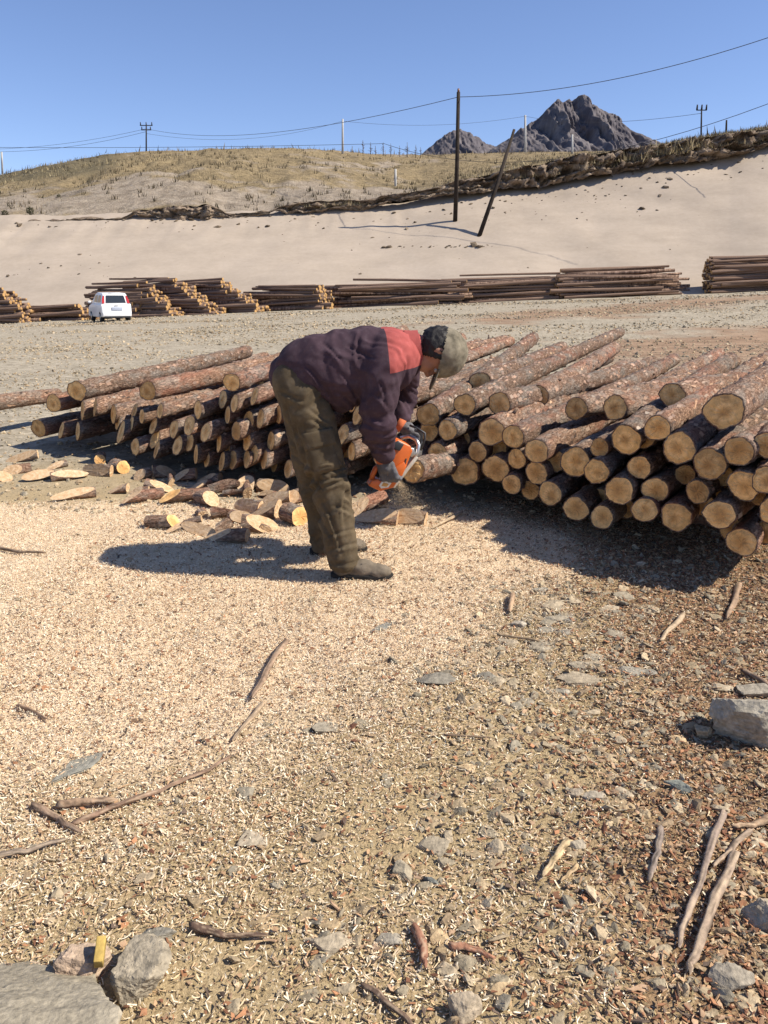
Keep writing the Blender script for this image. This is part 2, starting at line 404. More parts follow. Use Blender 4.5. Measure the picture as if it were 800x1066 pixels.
tag(g, 'sawdust and gravel yard ground', None, None, 'structure')

# ------------------------------------------------------------------ sand bank, earth ledge, hill, mountain
D0, D1 = 44.0, 63.0
CREST = [(-260, 236), (0, 229), (140, 223), (230, 223), (300, 219), (375, 216), (420, 213), (500, 201), (560, 193), (620, 185), (700, 170), (760, 162), (800, 151), (1060, 128)]
def sand_pt(px, t):
    px = np.asarray(px, float)
    D = D0 + (D1 - D0) * t
    z1 = zray(interp(px, CREST), D1)
    x0 = (px - 400) / FPX * D0
    z0 = 0.4 + 0.04 * np.clip(x0, -40, 40) - 0.25
    z = z0 + (z1 - z0) * (0.82 * t + 0.18 * t * t)
    return D, z
pxs = np.linspace(-260, 1060, 420); ts = np.linspace(0, 1.03, 110)
PXg, Tg = np.meshgrid(pxs, ts)
Dg, Zg = sand_pt(PXg, Tg)
Xg = (PXg - 400) / FPX * (Dg * cp - (Zg - CAM_H) * sp)
Zg = Zg + 0.22 * fbm(Xg*0.16, Dg*0.16, 0, 21, 3) * sstep(0, .25, Tg) + 0.02*fbm(Xg*.35, Dg*.5, 0, 22, 2)
Zg += 0.06 * fbm(Xg*1.1, Dg*.09, 0, 26, 3) * sstep(.55, 1.0, Tg) * (1 - .6*sstep(380, 460, PXg))
Zg += 0.10 * np.maximum(0, fbm(Xg*0.08, Dg*1.6, 0, 24, 3) - 0.35)
sb = add('sand_bank', np.stack([Xg, Dg, Zg], -1).reshape(-1, 3), grid_faces(*PXg.shape), SAND)
tag(sb, 'pale sand bank rising behind the log stacks', None, None, 'structure')
def on_sand(px, py):
    ts_ = np.linspace(0, 1.0, 400); D, z = sand_pt(np.full(400, px), ts_)
    k = int(np.argmin(np.abs(z - zray(py, D)))); p = W(px, D[k], z[k])
    p[2] += 0.22 * float(fbm(p[0]*0.16, D[k]*0.16, 0, 21, 4)) * float(sstep(0, .25, ts_[k])) - 0.02
    return p

SKY = [(-260, 205), (-60, 192), (0, 183), (30, 176), (70, 168), (110, 161), (150, 158), (220, 155), (300, 154), (350, 157), (400, 161), (440, 161), (520, 159), (600, 158), (650, 157), (720, 147), (800, 136), (1060, 108)]
TOPL = [(-260, 236), (130, 221), (140, 219), (185, 216), (215, 214), (235, 220), (285, 217), (300, 213), (360, 209), (380, 209), (400, 205), (450, 196), (520, 180), (590, 166), (640, 158), (680, 152), (725, 146), (800, 135), (1060, 108)]
nr = 90; pc = np.linspace(-260, 1060, 520); tv = np.linspace(0, 1, nr)
PC, TV = np.meshgrid(pc, tv)
CD = interp(pc, [(-260, 130), (300, 125), (440, 150), (650, 130), (720, 72), (1060, 70)])[None, :]
zA = zray(interp(pc, TOPL), 63.6)[None, :] - 0.25
zB = zray(interp(pc, SKY), CD[0])[None, :]
DH = 63.6 + (CD - 63.6) * TV
shape = interp(pc, [(-260, .75), (200, .8), (330, .95), (440, 1.15), (650, 1.1), (1060, 1.0)])[None, :]
ZH = zA + (zB - zA) * TV ** shape
XH = (PC - 400) / FPX * (DH * cp - (ZH - CAM_H) * sp)
am = np.sin(np.pi * np.clip(TV, 0, 1)) ** 0.6
gul = np.abs(fbm(XH*0.09, DH*0.03, 0, 33, 4))
leftw = 1 - sstep(390, 470, PC)
ZH = ZH + am * (0.9 * fbm(XH*0.05, DH*0.05, 0, 31, 4) - 1.6 * leftw * (0.4 - gul).clip(0)) * np.minimum(1, (CD - 63.6) / 40) + 0.12 * fbm(XH*0.5, DH*0.5, 0, 32, 3) * np.minimum(1, TV*8)
back_rows = []
for k, (dd, dz) in enumerate(((6, -0.6), (25, -6), (120, -30))):
    back_rows.append(np.stack([XH[-1] * (1 + dd / CD[0]), CD[0] + dd, ZH[-1] + dz], -1))
VH = np.concatenate([np.stack([XH, DH, ZH], -1).reshape(-1, 3)] + back_rows)
tint = np.zeros((len(VH), 3), np.float32)
bare = leftw * np.exp(-((TV - 0.12) / 0.14)**2) * 0.85 + leftw * 0.45 * np.exp(-((TV - .6) / .3)**2) * sstep(240, 340, PC)
scr = (1 - sstep(60, 150, PC)) * sstep(.3, .6, TV) * 0.9 + 0.35 * (1 - sstep(100, 260, PC)) * sstep(.2, .5, TV)
tint[:PC.size, 0] = np.clip(bare, 0, 1).ravel(); tint[:PC.size, 1] = np.clip(scr, 0, 1).ravel()
hl = add('grassy_hill', VH, grid_faces(nr + 3, len(pc)), HILL, tint=tint)
tag(hl, 'dry grassy hill behind the sand bank', None, None, 'structure')

# earth ledge: broken topsoil lip over the sand
BOTL = [(-260, 240), (130, 222), (140, 222), (185, 229), (215, 230), (235, 222), (285, 219), (300, 220), (360, 217), (380, 216), (400, 212), (450, 206), (520, 198), (550, 197), (600, 190), (640, 188), (680, 178), (750, 173), (800, 156), (1060, 135)]
pe = np.linspace(-60, 1060, 900); rows = 22; te = np.linspace(0, 1, rows)
PE, TE = np.meshgrid(pe, te)
top = interp(pe, TOPL) + 1.0*fbm(pe*0.06, 0, 0, 41, 4); bot = interp(pe, BOTL) - 6.0*sstep(500, 640, pe) + 2.2*fbm(pe*0.06, 3, 0, 42, 5, .65)
dip = interp(pe, [(-60, 6), (128, 6), (142, 0), (232, 0), (240, 4), (280, 4), (292, 0), (1060, 0)])
thick = bot - top
zt = zray(top + dip, 62.6)[None, :]; zb = zray(bot + 1.5 + dip, 62.6)[None, :]
ZE = zb + (zt - zb) * np.clip(TE / 0.8, 0, 1)
XE = (PE - 400) / FPX * (62.6 * cp - (ZE - CAM_H) * sp)
amp = np.clip((zt - zb) / 1.5, 0.15, 1.0)
prof = np.interp(TE, [0, .15, .3, .55, .8, .9, 1.0], [-0.3, -0.3, -0.05, 0.1, -0.05, 0.5, 2.6])
nzd = np.abs(fbm(XE*0.5, TE*3.5, 0, 43, 5, .62)) * 1.3 + 0.36 * fbm(XE*2.2, TE*7, 0, 44, 4, .6)
YE = 62.3 + amp * (prof + np.where(TE < 0.88, nzd - 0.4, 0))
ZE = ZE + np.where(TE > 0.85, 0.10 * fbm(XE*1.2, TE*3, 0, 45, 3) + (TE - .8) * 0.5, 0.26 * amp * np.sin(np.pi*np.clip(TE, 0, 1))*fbm(XE*1.1, TE*8, 0, 46, 4, .65))
tint = np.zeros((PE.size, 3), np.float32); tint[:, 0] = (0.35 * (1 - sstep(.08, .35, TE)) + 0.5*np.exp(-((TE - .45 - .2*fbm(PE*.02, 0, 0, 49, 3))/.08)**2) + 0.1 + 0.15 * (1 - sstep(380, 470, PE))).ravel()
el = add('earth_ledge', np.stack([XE, YE, ZE], -1).reshape(-1, 3), grid_faces(*PE.shape), EARTH, tint=tint)
tag(el, 'broken dark topsoil ledge above the sand', None, None, 'structure')

def mountain(name, crest, Dm, label, seed):
    a, b = crest[0][0], crest[-1][0]
    n = int((b - a) * 1.6); pm = np.linspace(a, b, n); tm = np.linspace(0, 1, 70)
    PM, TM = np.meshgrid(pm, tm)
    zc = zray(interp(pm, crest) + .8*fbm(pm*.16, 0, 0, seed + 30, 4, .65), Dm)[None, :]; zl = zray(172, Dm - 420) - 20
    DM = Dm - 420 * (1 - TM)
    ZM = zl + (zc - zl) * TM ** 0.9
    XM = (PM - 400) / FPX * (Dm * cp)
    h = np.clip((zc - zl) / 200, 0, 1)
    rid = 1 - np.abs(fbm(XM*0.012, DM*0.004, 0, seed, 5, 0.55)) * 1.8
    ZM = ZM + h * (9 * (rid - 0.5) * np.sin(np.pi * np.clip(TM * 0.92 + .02, 0, 1)) + 3 * fbm(XM*0.06, DM*0.03, 0, seed + 3, 4)) + 6*h*np.maximum(0, fbm(XM*0.03, 0, 0, seed+9, 4))*TM
    gl_ = fbm(XM*.016 + .6*fbm(XM*.01, ZM*.01, 0, seed+21, 2), ZM*.002, 0, seed + 20, 4, .6)
    DM = DM + 55*h*np.abs(gl_)*np.sin(np.pi*np.clip(TM*.95, 0, 1)); DM = DM + 20 * h * fbm(XM*0.05, ZM*0.02, 0, seed + 5, 5, .6)
    V = np.stack([XM, DM, ZM], -1)
    back = V[-1].copy(); back[:, 1] += 350; back[:, 2] = zl
    V = np.concatenate([V.reshape(-1, 3), back])
    o = add(name, V, grid_faces(71, n), MTN)
    return tag(o, label, None, None, 'structure')
mountain('mountain', [(495, 166), (512, 152), (530, 140), (545, 127), (553, 122), (562, 113), (572, 106), (580, 104), (590, 103), (600, 104), (608, 109), (618, 116), (630, 125), (642, 134), (655, 143), (668, 147), (684, 151), (700, 166)], 1900, 'dark rocky peak beyond the grassland', 51)
mountain('mountain', [(425, 170), (441, 157), (450, 148), (460, 141), (470, 137), (477, 135), (484, 138), (492, 142), (500, 148), (515, 152), (540, 170)], 2300, 'lower dark rocky peak left of the main one', 57)

# ------------------------------------------------------------------ logs of the near pile
def log_frame(az, tilt):
    d = np.array([math.sin(az)*math.cos(tilt), math.cos(az)*math.cos(tilt), math.sin(tilt)])
    X = np.array([-math.cos(az), math.sin(az), 0.0])
    Y = np.cross(d, X)
    return Matrix(((X[0], Y[0], d[0]), (X[1], Y[1], d[1]), (X[2], Y[2], d[2])))
LOGN = [0]
def make_log(p, az, tilt, L, r, cut=(0.0, 0.0), label=None, group=None, taper=0.86, knots=5):
    LOGN[0] += 1; sd = LOGN[0] * 13
    rg = np.random.default_rng(sd)
    n, m = 30, max(24, int(L / 0.048))
    s = np.linspace(0, L, m); th = np.linspace(0, 2*math.pi, n, endpoint=False)
    S, T = np.meshgrid(s, th, indexing='ij')
    R = r * (1 + (taper - 1) * S / L)
    cx, cy = np.cos(T), np.sin(T)
    ov = 1 + 0.05*math.cos(sd) * np.cos(2*T + sd) + 0.03*np.cos(3*T + 2*sd)
    R = R * ov
    nz = fbm(cx*r*26 + sd, cy*r*26, S*9, 61, 4, 0.6)
    fl = np.abs(vnoise(cx*r*60 + sd, cy*r*60, S*16, 63))
    fl2 = np.floor(3*(vnoise(cx*r*34 + sd, cy*r*34, S*11, 65) + 1)) / 3
    R = R + r * 0.07 * nz + r * 0.08 * (fl - 0.3) + r * 0.035 * fl2
    for k in range(knots):                                   # swellings where branches were trimmed
        ks, kt = rg.uniform(0.15, L), rg.uniform(0, 2*math.pi)
        d2 = ((S - ks) / 0.035)**2 + ((np.angle(np.exp(1j*(T - kt))) * r) / 0.03)**2
        R = R + 0.016 * np.exp(-d2)
    bx = 0.05 * rg.uniform(-1, 1) * np.sin(math.pi * S / L) * L / 4; by = 0.02 * rg.uniform(-1, 1) * np.sin(math.pi * S / L) * L / 4
    X = R*cx; Y = R*cy
    sh = (cut[0]*X + cut[1]*Y) * np.clip(1 - S / 0.55, 0, 1)
    V = np.stack([X + bx, Y + by, S + sh], -1)
    q0 = V[0].mean(0) + (V[0] - V[0].mean(0))*.925 + [0, 0, .002]; q1 = V[-1].mean(0) + (V[-1] - V[-1].mean(0))*.925 - [0, 0, .002]
    grid3 = V
    V = np.concatenate([q0[None], V, q1[None]]).reshape(-1, 3); m += 2
    mat_ = log_frame(az, tilt).to_4x4(); mat_.translation = Vector(p)
    o = add('log', V, grid_faces(m, n, True), BARK); o.matrix_world = mat_
    tag(o, label, 'log', group)
    nf = int(L * 60); fi = rg.integers(1, m-4, nf); fj = rg.integers(0, n, nf); dl, dw = rg.uniform(.008, .03, nf), rg.uniform(.006, .016, nf)
    P0 = grid3[fi, fj]; c0 = np.stack([bx[fi, 0], by[fi, 0], P0[:, 2]], -1); nr_ = P0 - c0; nr_[:, 2] = 0; nr_ /= np.linalg.norm(nr_, axis=1)[:, None]
    tg = np.stack([-nr_[:, 1], nr_[:, 0], 0*nf*nr_[:, 0]], -1); ax_ = np.array([0, 0, 1.0])[None]*dl[:, None]; tg = tg*dw[:, None]; lf = rg.uniform(.001, .007, nf)[:, None]; P0 = P0 + nr_*.002
    FV = np.stack([P0 - ax_ - tg*.6 - nr_*.003, P0 - ax_*.7 + tg - nr_*.002, P0 + ax_ + tg*.7 + nr_*lf, P0 + ax_*.6 - tg + nr_*lf*.7], 1).reshape(-1, 3)
    fc = np.array([[.38, .27, .2], [.46, .29, .2], [.3, .2, .15], [.11, .07, .052], [.42, .34, .27], [.56, .36, .22]])[rg.choice(6, nf, p=[.26, .2, .22, .24, .05, .03])]*rg.uniform(.75, 1.15, (nf, 1))
    fk = add('bark_flakes', FV, np.arange(4*nf).reshape(nf, 4), CHIP, parent=o, smooth=False, tint=np.repeat(fc, 4, 0)); fk['kind'] = 'stuff'
    for k in range(int(rg.integers(0, 3))):
        i_, j_ = int(rg.integers(2, m-5)), int(rg.integers(0, n)); b_ = grid3[i_, j_]; d_ = b_ - np.array([bx[i_, 0], by[i_, 0], b_[2]]); d_ /= np.linalg.norm(d_); d_ = d_ + [0, 0, .5]
        t_ = tube([b_ - d_*.01, b_ + d_*rg.uniform(.015, .04)], [.013, .009], 7); add('branch_stub', t_[0], t_[1], BARK, parent=o)
    for ring, nm in ((0, 'cut_end'), (m-1, 'cut_end')):
        rim = V[ring*n:(ring+1)*n]; c = rim.mean(0); q = []
        for f in (0.0, .25, .5, .75, .93, 1.0):
            pr = c + (rim - c) * (f if f < 1 else 1.003)
            if f < .97: pr = pr + np.stack([0*cx[0], 0*cx[0], (0.004 if ring == 0 else -0.004) * (0 if f > .9 else -1) + 0.0015*rg.normal(size=n)], -1)
            q.append(pr if f > 0 else np.repeat(pr.mean(0)[None], 1, 0))
        VV = np.concatenate(q); F = []
        for j in range(n):
            a, b = 1 + j, 1 + (j+1) % n
            F.append((0, b, a))
            for k in range(4):
                F.append((a + k*n, b + k*n, b + (k+1)*n, a + (k+1)*n))
        if ring: F = [f[::-1] for f in F]
        VV = VV - np.array([c[0], c[1], 0])
        e = add(nm, VV, F, CUT, parent=o, smooth=False); e.location = (c[0], c[1], 0)
    return o
FRONT = [(-3.6, 6.9), (-2.96, 6.57), (-2.19, 6.2), (-1.68, 5.7), (-1.13, 5.3), (.0, 5.05), (.53, 4.85), (.78, 4.55), (1.15, 3.92), (1.67, 3.42), (2.2, 3.0)]
def front_D(px):
    """depth where the sight line of photo column px meets the front edge of the pile"""
    ys = np.linspace(2.8, 7.4, 2000); xs = (px - 400) / FPX * (ys * cp + 0.9 * sp)
    f = ys - np.interp(xs, [q[0] for q in FRONT], [q[1] for q in FRONT])
    return float(ys[int(np.argmax(f > 0))])
ORD = ['first', 'second', 'third', 'fourth', 'fifth', 'sixth', 'seventh', 'eighth', 'ninth', 'tenth', 'eleventh', 'twelfth', 'thirteenth', 'fourteenth', 'fifteenth', 'sixteenth', 'seventeenth', 'eighteenth']
# right pile: px, py, r px, row
RIGHT = [(753.5, 428, 19.5, 'top'), (684.6, 446, 13.5, 'top'), (707, 466, 17, 'second'), (652, 458, 16, 'second'), (769, 470, 15.5, 'second'), (799, 463, 14, 'second'),
 (558.7, 469.6, 13, 'second'), (534, 455, 12.5, 'second'), (599, 481, 16.5, 'second'), (511.7, 450, 14.5, 'second'), (466, 448, 11, 'second'),
 (739, 483, 16, 'third'), (774, 505, 16, 'third'), (682, 510, 13.5, 'third'), (665.6, 487, 12.5, 'third'), (645, 511, 15, 'third'), (621, 491, 13, 'third'), (798, 500, 14, 'third'),
 (573, 514, 12.5, 'third'), (558.7, 493, 12, 'third'), (532.6, 504, 10.5, 'third'), (516, 488, 14.5, 'third'), (484, 491, 15, 'third'), (455.6, 472, 11.5, 'third'), (538, 478, 11, 'third'), (497, 470, 11, 'third'),
 (703.6, 538.5, 15.5, 'bottom'), (749, 536, 15, 'bottom'), (772.5, 565, 15, 'bottom'), (671, 531, 13, 'bottom'), (626.6, 538.5, 12.5, 'bottom'), (599.6, 530, 13, 'bottom'), (806, 532, 15, 'bottom'), (726, 512, 12, 'bottom')]
LEFT = [(241, 398, 9.5, 'top', 0), (80, 407, 10.5, 'top', 0), (154, 407, 10.5, 'top', 0), (56, 420, 9.5, 'top', 0), (265, 412, 8.5, 'top', 1),
 (86, 427, 9.5, 'upper', 1), (99, 424, 9, 'upper', 1), (118, 431, 9.5, 'upper', 1), (206, 427, 9.5, 'upper', 1), (244, 420, 9, 'upper', 1), (259, 437, 9, 'upper', 1), (271, 436, 9, 'upper', 1), (290, 432, 9, 'upper', 1), (352, 416, 9, 'upper', 1), (372, 432, 9.5, 'upper', 1), (305, 418, 9, 'upper', 1), (330, 420, 9, 'upper', 1),
 (40, 446, 9.5, 'middle', 0), (64, 448, 8.5, 'middle', 1), (81, 449, 9.5, 'middle', 1), (126, 450, 10.5, 'middle', 1), (181, 447, 9, 'middle', 1), (197, 443, 9.5, 'middle', 1), (214, 450, 9.5, 'middle', 1), (237, 432, 9, 'middle', 1), (246, 449, 9.5, 'middle', 1), (282, 459, 9.5, 'middle', 1), (310, 446, 9, 'middle', 1), (357, 452, 10, 'middle', 1), (385, 450, 9, 'middle', 1),
 (141, 465, 9, 'lower', 1), (163, 468, 9, 'lower', 1), (185, 464, 9, 'lower', 1), (204, 473, 9.5, 'lower', 1), (228, 461, 9, 'lower', 1), (257, 460, 9, 'lower', 1), (264, 473, 9, 'lower', 1), (305, 470, 9, 'lower', 1), (335, 468, 9.5, 'lower', 1), (395, 474, 9.5, 'lower', 1), (366, 470, 9, 'lower', 1),
 (231, 481, 9, 'bottom', 1), (242, 479, 9, 'bottom', 1), (257, 478, 8.5, 'bottom', 1), (275, 478, 9.5, 'bottom', 1), (300, 488, 9, 'bottom', 1), (328, 488, 9, 'bottom', 1), (355, 488, 9, 'bottom', 1), (430, 478, 10, 'bottom', 1)]
def az_at(px): return rad(float(np.interp(px, [0, 250, 420, 560, 800], [21, 24, 29, 33, 36])))
def ordinal(rowlist, px, reverse):
    srt = sorted(rowlist, reverse=reverse); return ORD[min(srt.index(px), len(ORD)-1)]
rows_r = {}; rows_l = {}
for a in RIGHT: rows_r.setdefault(a[3], []).append(a[0])
for a in LEFT: rows_l.setdefault(a[3], []).append(a[0])
for (px, py, rp, row) in RIGHT:
    D = front_D(px) + {'top': 0.1, 'second': 0.06, 'third': 0.03, 'bottom': 0.0}[row] + rng.uniform(-.07, .07)
    p = P(px, py, D); depth = D*cp - (p[2]-CAM_H)*sp
    tl = rad(0.5 + np.interp(px, [450, 620, 800], [3.0, 2.2, .4]) * np.clip((p[2] - 0.2) / 0.4, 0, 1)) + rad(rng.uniform(-.5, .5))
    L = rng.uniform(2.9, 4.3)
    if (px, row) == (558.7, 'second'): tl = rad(4.6); L = 5.2
    lab = f"round-cut log, {ordinal(rows_r[row], px, True)} from the right in the {row} row of the near pile"
    if (px, row) == (558.7, 'second'):
        q_ = P(748, 368, 8.2); d_ = q_ - p; L = float(np.linalg.norm(d_)); tl = math.asin(d_[2]/L)
        make_log(p, math.atan2(d_[0], d_[1]), tl, L, rp / FPX * depth, (.1, .1), 'longest log, lying on top and running up across the right pile', 'logs of the near pile right of the man'); continue
    make_log(p, az_at(px) + rad(rng.uniform(-3.2, 3.2) if row in ('top', 'second') else rng.uniform(-1.6, 1.6)), tl, L, rp / FPX * depth, (rng.uniform(-.1, .25), rng.uniform(-.1, .12)), lab, 'logs of the near pile right of the man')
for (px, py, rp, row, wedge) in LEFT:
    D = front_D(px) + {'top': 0.12, 'upper': 0.08, 'middle': 0.05, 'lower': 0.02, 'bottom': 0.0}[row] + rng.uniform(-.09, .09)
    p = P(px, py, D); depth = D*cp - (p[2]-CAM_H)*sp
    tl = rad(0.5 + 2.2 * np.clip((p[2] - 0.2) / 0.4, 0, 1)) + rad(rng.uniform(-.3, .3))
    cut = (rng.uniform(.5, 1.05), rng.uniform(.2, .8)) if wedge else (rng.uniform(-.1, .2), rng.uniform(-.15, .15))
    kind = 'slant-cut' if wedge else 'square-cut'
    lab = f"{kind} log, {ordinal(rows_l[row], px, False)} from the left in the pile's {row} row behind the man"
    make_log(p, az_at(px) + rad(rng.uniform(-4, 4)), tl, rng.uniform(2.7, 4.0), rp / FPX * depth, cut, lab, 'logs of the near pile left of the man')
# more ends showing in the gaps of the stepped rows
def infill(n, x0, x1, top, bot, existing, mind, rp, back, slant, label, group, Lr):
    pts = [(a[0], a[1]) for a in existing]; k = 0
    for _ in range(4000):
        if k >= n: break
        px = rng.uniform(x0, x1); py = rng.uniform(interp(px, top), interp(px, bot))
        if min((px - a)**2 + ((py - b)*1.15)**2 for a, b in pts) < mind**2: continue
        pts.append((px, py)); k += 1
        D = front_D(px) + back + rng.uniform(0, .2); p = P(px, py, D); depth = D*cp - (p[2]-CAM_H)*sp
        if p[2] < .1: continue
        make_log(p, az_at(px) + rad(rng.uniform(-1.5, 1.5)), rad(.6), rng.uniform(*Lr), rp*rng.uniform(.85, 1.1)/FPX*depth, slant(), label, group)
infill(30, 118, 412, [(118, 425), (250, 412), (412, 415)], [(118, 455), (160, 472), (230, 486), (412, 490)], LEFT, 8.2, 8.6, .10, lambda: (rng.uniform(.5, 1.05), rng.uniform(.2, .8)),
       'slant-cut log end wedged between the stepped rows of the left pile', 'logs of the near pile left of the man', (2.2, 3.2))
infill(16, 445, 800, [(445, 448), (600, 462), (700, 450), (800, 470)], [(445, 482), (520, 502), (600, 528), (700, 538), (800, 560)], RIGHT, 17.5, 11.5, .14, lambda: (.1, .05),
       'shaded log end set back between the round ends of the right pile', 'logs of the near pile right of the man', (2.4, 3.2))
# logs lying loose on top of the pile, further back
def log_px(a, Da, b, Db, rpx, label, grp, cut=(0, 0)):
    A = P(*a, Da); B = P(*b, Db); d = B - A; L = float(np.linalg.norm(d))
    depth = Da*cp - (A[2]-CAM_H)*sp
    return make_log(A, math.atan2(d[0], d[1]), math.asin(d[2]/L), L, rpx/FPX*depth, cut, label, grp)
GT = 'loose logs on top of the near pile'
TOPS = [((484, 421), 5.0, (645, 346), 9.6, 11.5, 'log on the pile right behind the man, its far tip nearest the far stacks'),
 ((446, 432), 5.1, (555, 352), 8.9, 12, 'log with dark shaded end beside the crouching man\'s cap'),
 ((520, 420), 5.0, (680, 378), 7.9, 12, 'reddish log across the middle top of the near pile'),
 ((600, 425), 4.7, (750, 384), 7.4, 12, 'scaly log just under the long topmost log'),
 ((640, 425), 4.4, (800, 392), 6.4, 13, 'scaly log reaching the frame edge above the ragged stub'),
 ((560, 412), 5.4, (640, 362), 8.4, 11, 'grey barked log at the rear top of the pile'),
 ((700, 412), 4.4, (830, 386), 6.1, 13, 'log behind the biggest cut end at the right edge'),
 ((500, 398), 5.9, (585, 362), 8.6, 11, 'short looking log behind the reddish one'),
 ((265, 398), 6.0, (330, 380), 9.0, 9, 'grey log behind the man\'s hip on the left top'),
 ((190, 398), 6.9, (256, 382), 9.4, 8.5, 'pale barked log at the rear top of the left pile'),
 ((225, 392), 7.2, (290, 374), 9.8, 8.5, 'rearmost reddish log of the left pile'),
 ((120, 402), 7.6, (205, 386), 9.6, 8, 'thin log at the far left rear of the pile'),
 ((410, 410), 6.2, (480, 352), 10.0, 10, 'log rising behind the man\'s shoulder')]
for a, Da, b, Db, rp, lb in TOPS: log_px(a, Da, b, Db, rp, lb.replace('crouching', 'bending'), GT)
log_px((-110, 432), 6.4, (60, 411), 8.0, 10, 'reddish log lying apart on the gravel at the left frame edge', 'logs of the near pile left of the man')
log_px((428, 489), 4.25, (520, 470), 6.6, 13.5, 'low log being sawn, its near end against the chainsaw', 'logs of the near pile right of the man')
# bearers the pile rests on, in the shade below
for (dd, r_) in ((0.9, 0.06), (3.0, 0.075)):
    f = [np.array(q) for q in FRONT]
    for i, j in ((1, 4), (5, 9)):
        a, b = f[i], f[j]; nrm = np.array([math.sin(rad(30)), math.cos(rad(30))])*dd
        A = np.array([*(a + nrm), r_ - .01]); B = np.array([*(b + nrm), r_ - .01]); d = B - A; L = float(np.linalg.norm(d))
        make_log(A, math.atan2(d[0], d[1]), 0, L, r_, (0, 0), 'bearer log on the ground in the shade under the near pile', 'bearer logs under the near pile', taper=1.0)

# ------------------------------------------------------------------ far stacks
def unit_log(n=7):
    th = np.linspace(0, 2*math.pi, n, endpoint=False)
    ss = np.array([0, .35, .7, 1.0]); rr = np.array([1.0, .95, .9, .84])
    V = np.concatenate([np.stack([r*np.cos(th), r*np.sin(th), np.full(n, s)], -1) for s, r in zip(ss, rr)])
    F = [tuple(f) for f in grid_faces(4, n, True)]
    return V, F, n
UV_, UF_, UN_ = unit_log()
far_mesh = []
CAPN = [tuple(range(UN_))[::-1]]; CAPF = [tuple(range(UN_))]
for k in range(5):
    V = UV_.copy(); b = rng.normal(0, .10, 4); c = rng.normal(0, .10, 4)
    for i in range(4): V[i*UN_:(i+1)*UN_, 0] += b[i]; V[i*UN_:(i+1)*UN_, 1] += c[i]
    V[:, :2] *= 1 + 0.08*rng.normal(size=(len(V), 1))
    far_mesh.append((new_mesh('far_log', V, UF_, BARK_FAR), new_mesh('far_cut_end', V[:UN_], CAPN, CUT_FAR, smooth=False),
                     new_mesh('far_cut_end', V[-UN_:] , CAPF, CUT_FAR, smooth=False), V))
FAR = []       # (size in view, position, matrix, mesh no, label, group)
def far_log(p, az, tilt, L, r, label, group, prio):
    R = log_frame(az, tilt); S = Matrix.Diagonal((r, r, L)).to_3x3()
    m4 = (R @ S).to_4x4(); m4.translation = Vector(p)
    FAR.append((prio, m4, int(rng.integers(5)), label, group))
def far_stack(px, D, az, L, rows, cols, r, label, group, slump=0.0, hgap=1.85, base=None, jit=0.3, prio=1.0, lean=0.0):
    """logs lie along az (clockwise from +Y) starting from the near end; rows up, cols away across them"""
    z = 0.4 + 0.04 * np.clip((px - 400)/FPX*D, -40, 40)
    o = W(px, D, z); d = np.array([math.sin(az), math.cos(az), 0]); w = np.array([-math.cos(az), math.sin(az), 0])
    if w[1] < 0: w = -w
    slope = 0.035 * (1 if d[0] > 0 else -1) * abs(d[0])
    for i in range(rows):
        nc = max(1, int(cols - i * 0.35))
        if i == rows - 1: nc = max(1, nc - 3)
        for j in range(nc):
            if i >= rows - 2 and rng.random() < .35: continue
            s = rng.normal(0, jit*1.5) + slump * i + lean * j
            p = o + d * s + w * (j * r * 2.0 + (i % 2) * r + 0.45 * r * i) + np.array([0, 0, r + i * r * hgap + rng.normal(0, r*.4)])
            p[2] += slope * s * 0
            short = group.replace('logs of the ', '')
            lab = f"front log {ORD[i]} from ground in the {short}" if j == 0 else label
            far_log(p, az + rad(rng.normal(0, 3.2)), math.atan(slope) + rad(rng.normal(0, 1.3)), L * rng.uniform(.85, 1.05), r * rng.uniform(.7, 1.3), lab, group,
                    prio * (3 if j == 0 else (2 if i >= rows - 2 else 0)) * (1 + .2*rng.random()))
A_ = rad
far_stack(742, 44, A_(88), 6.5, 13, 9, .085, 'dark log in the tall square stack at the right frame edge', 'logs of the rightmost far stack', prio=1.3, jit=.12)
far_stack(586, 44, A_(86), 6.6, 10, 8, .088, 'dark log in the long far stack left of the shadowed gap', 'logs of the far stack left of the gap', prio=1.3, jit=.2)
far_stack(584, 44.3, A_(-88), 6.4, 9, 8, .085, 'dark log in the middle far stack behind the cap', 'logs of the far stack behind the cap', prio=1.25, jit=.3)
far_stack(472, 43.6, A_(-80), 6.8, 8, 9, .085, 'dark log in the low far stack behind the man\'s shoulder', 'logs of the far stack behind the shoulder', prio=1.2, jit=.5, lean=.10)
for (px, D, az, L, rows, cols, slump, lean, txt) in (
    (338, 43.0, -62, 4.6, 8, 12, .10, .05, 'far log heap ending left of the man\'s back'),
    (268, 42.3, -60, 4.6, 12, 9, .30, .05, 'third slumped far log heap right of the car'),
    (222, 41.8, -60, 4.6, 12, 9, .30, .05, 'second slumped far log heap right of the car'),
    (180, 41.4, -60, 4.6, 11, 9, .26, .05, 'first slumped far log heap right of the car'),
    (146, 42.4, -70, 3.6, 8, 6, .03, .0, 'far log heap just behind the car'),
    (86, 41.4, -72, 3.8, 5, 9, .12, .0, 'low far log heap left of the car'),
    (26, 41.4, -72, 4.5, 11, 9, .17, .0, 'far log heap at the left frame edge')):
    far_stack(px, D, A_(az), L, rows, cols, .088, 'brown log with tan end in the ' + txt, 'logs of the ' + txt, slump, lean=lean, jit=.14, prio=.7)
FAR.sort(key=lambda f: -f[0])
NFAR = 195
for (_, m4, k, label, group) in FAR[:NFAR]:
    o = obj('log', far_mesh[k][0]); o.matrix_world = m4; tag(o, label, 'log', group)
    obj('cut_end', far_mesh[k][1], o); obj('cut_end', far_mesh[k][2], o)
VV, FF, MI, off = [], [], [], 0
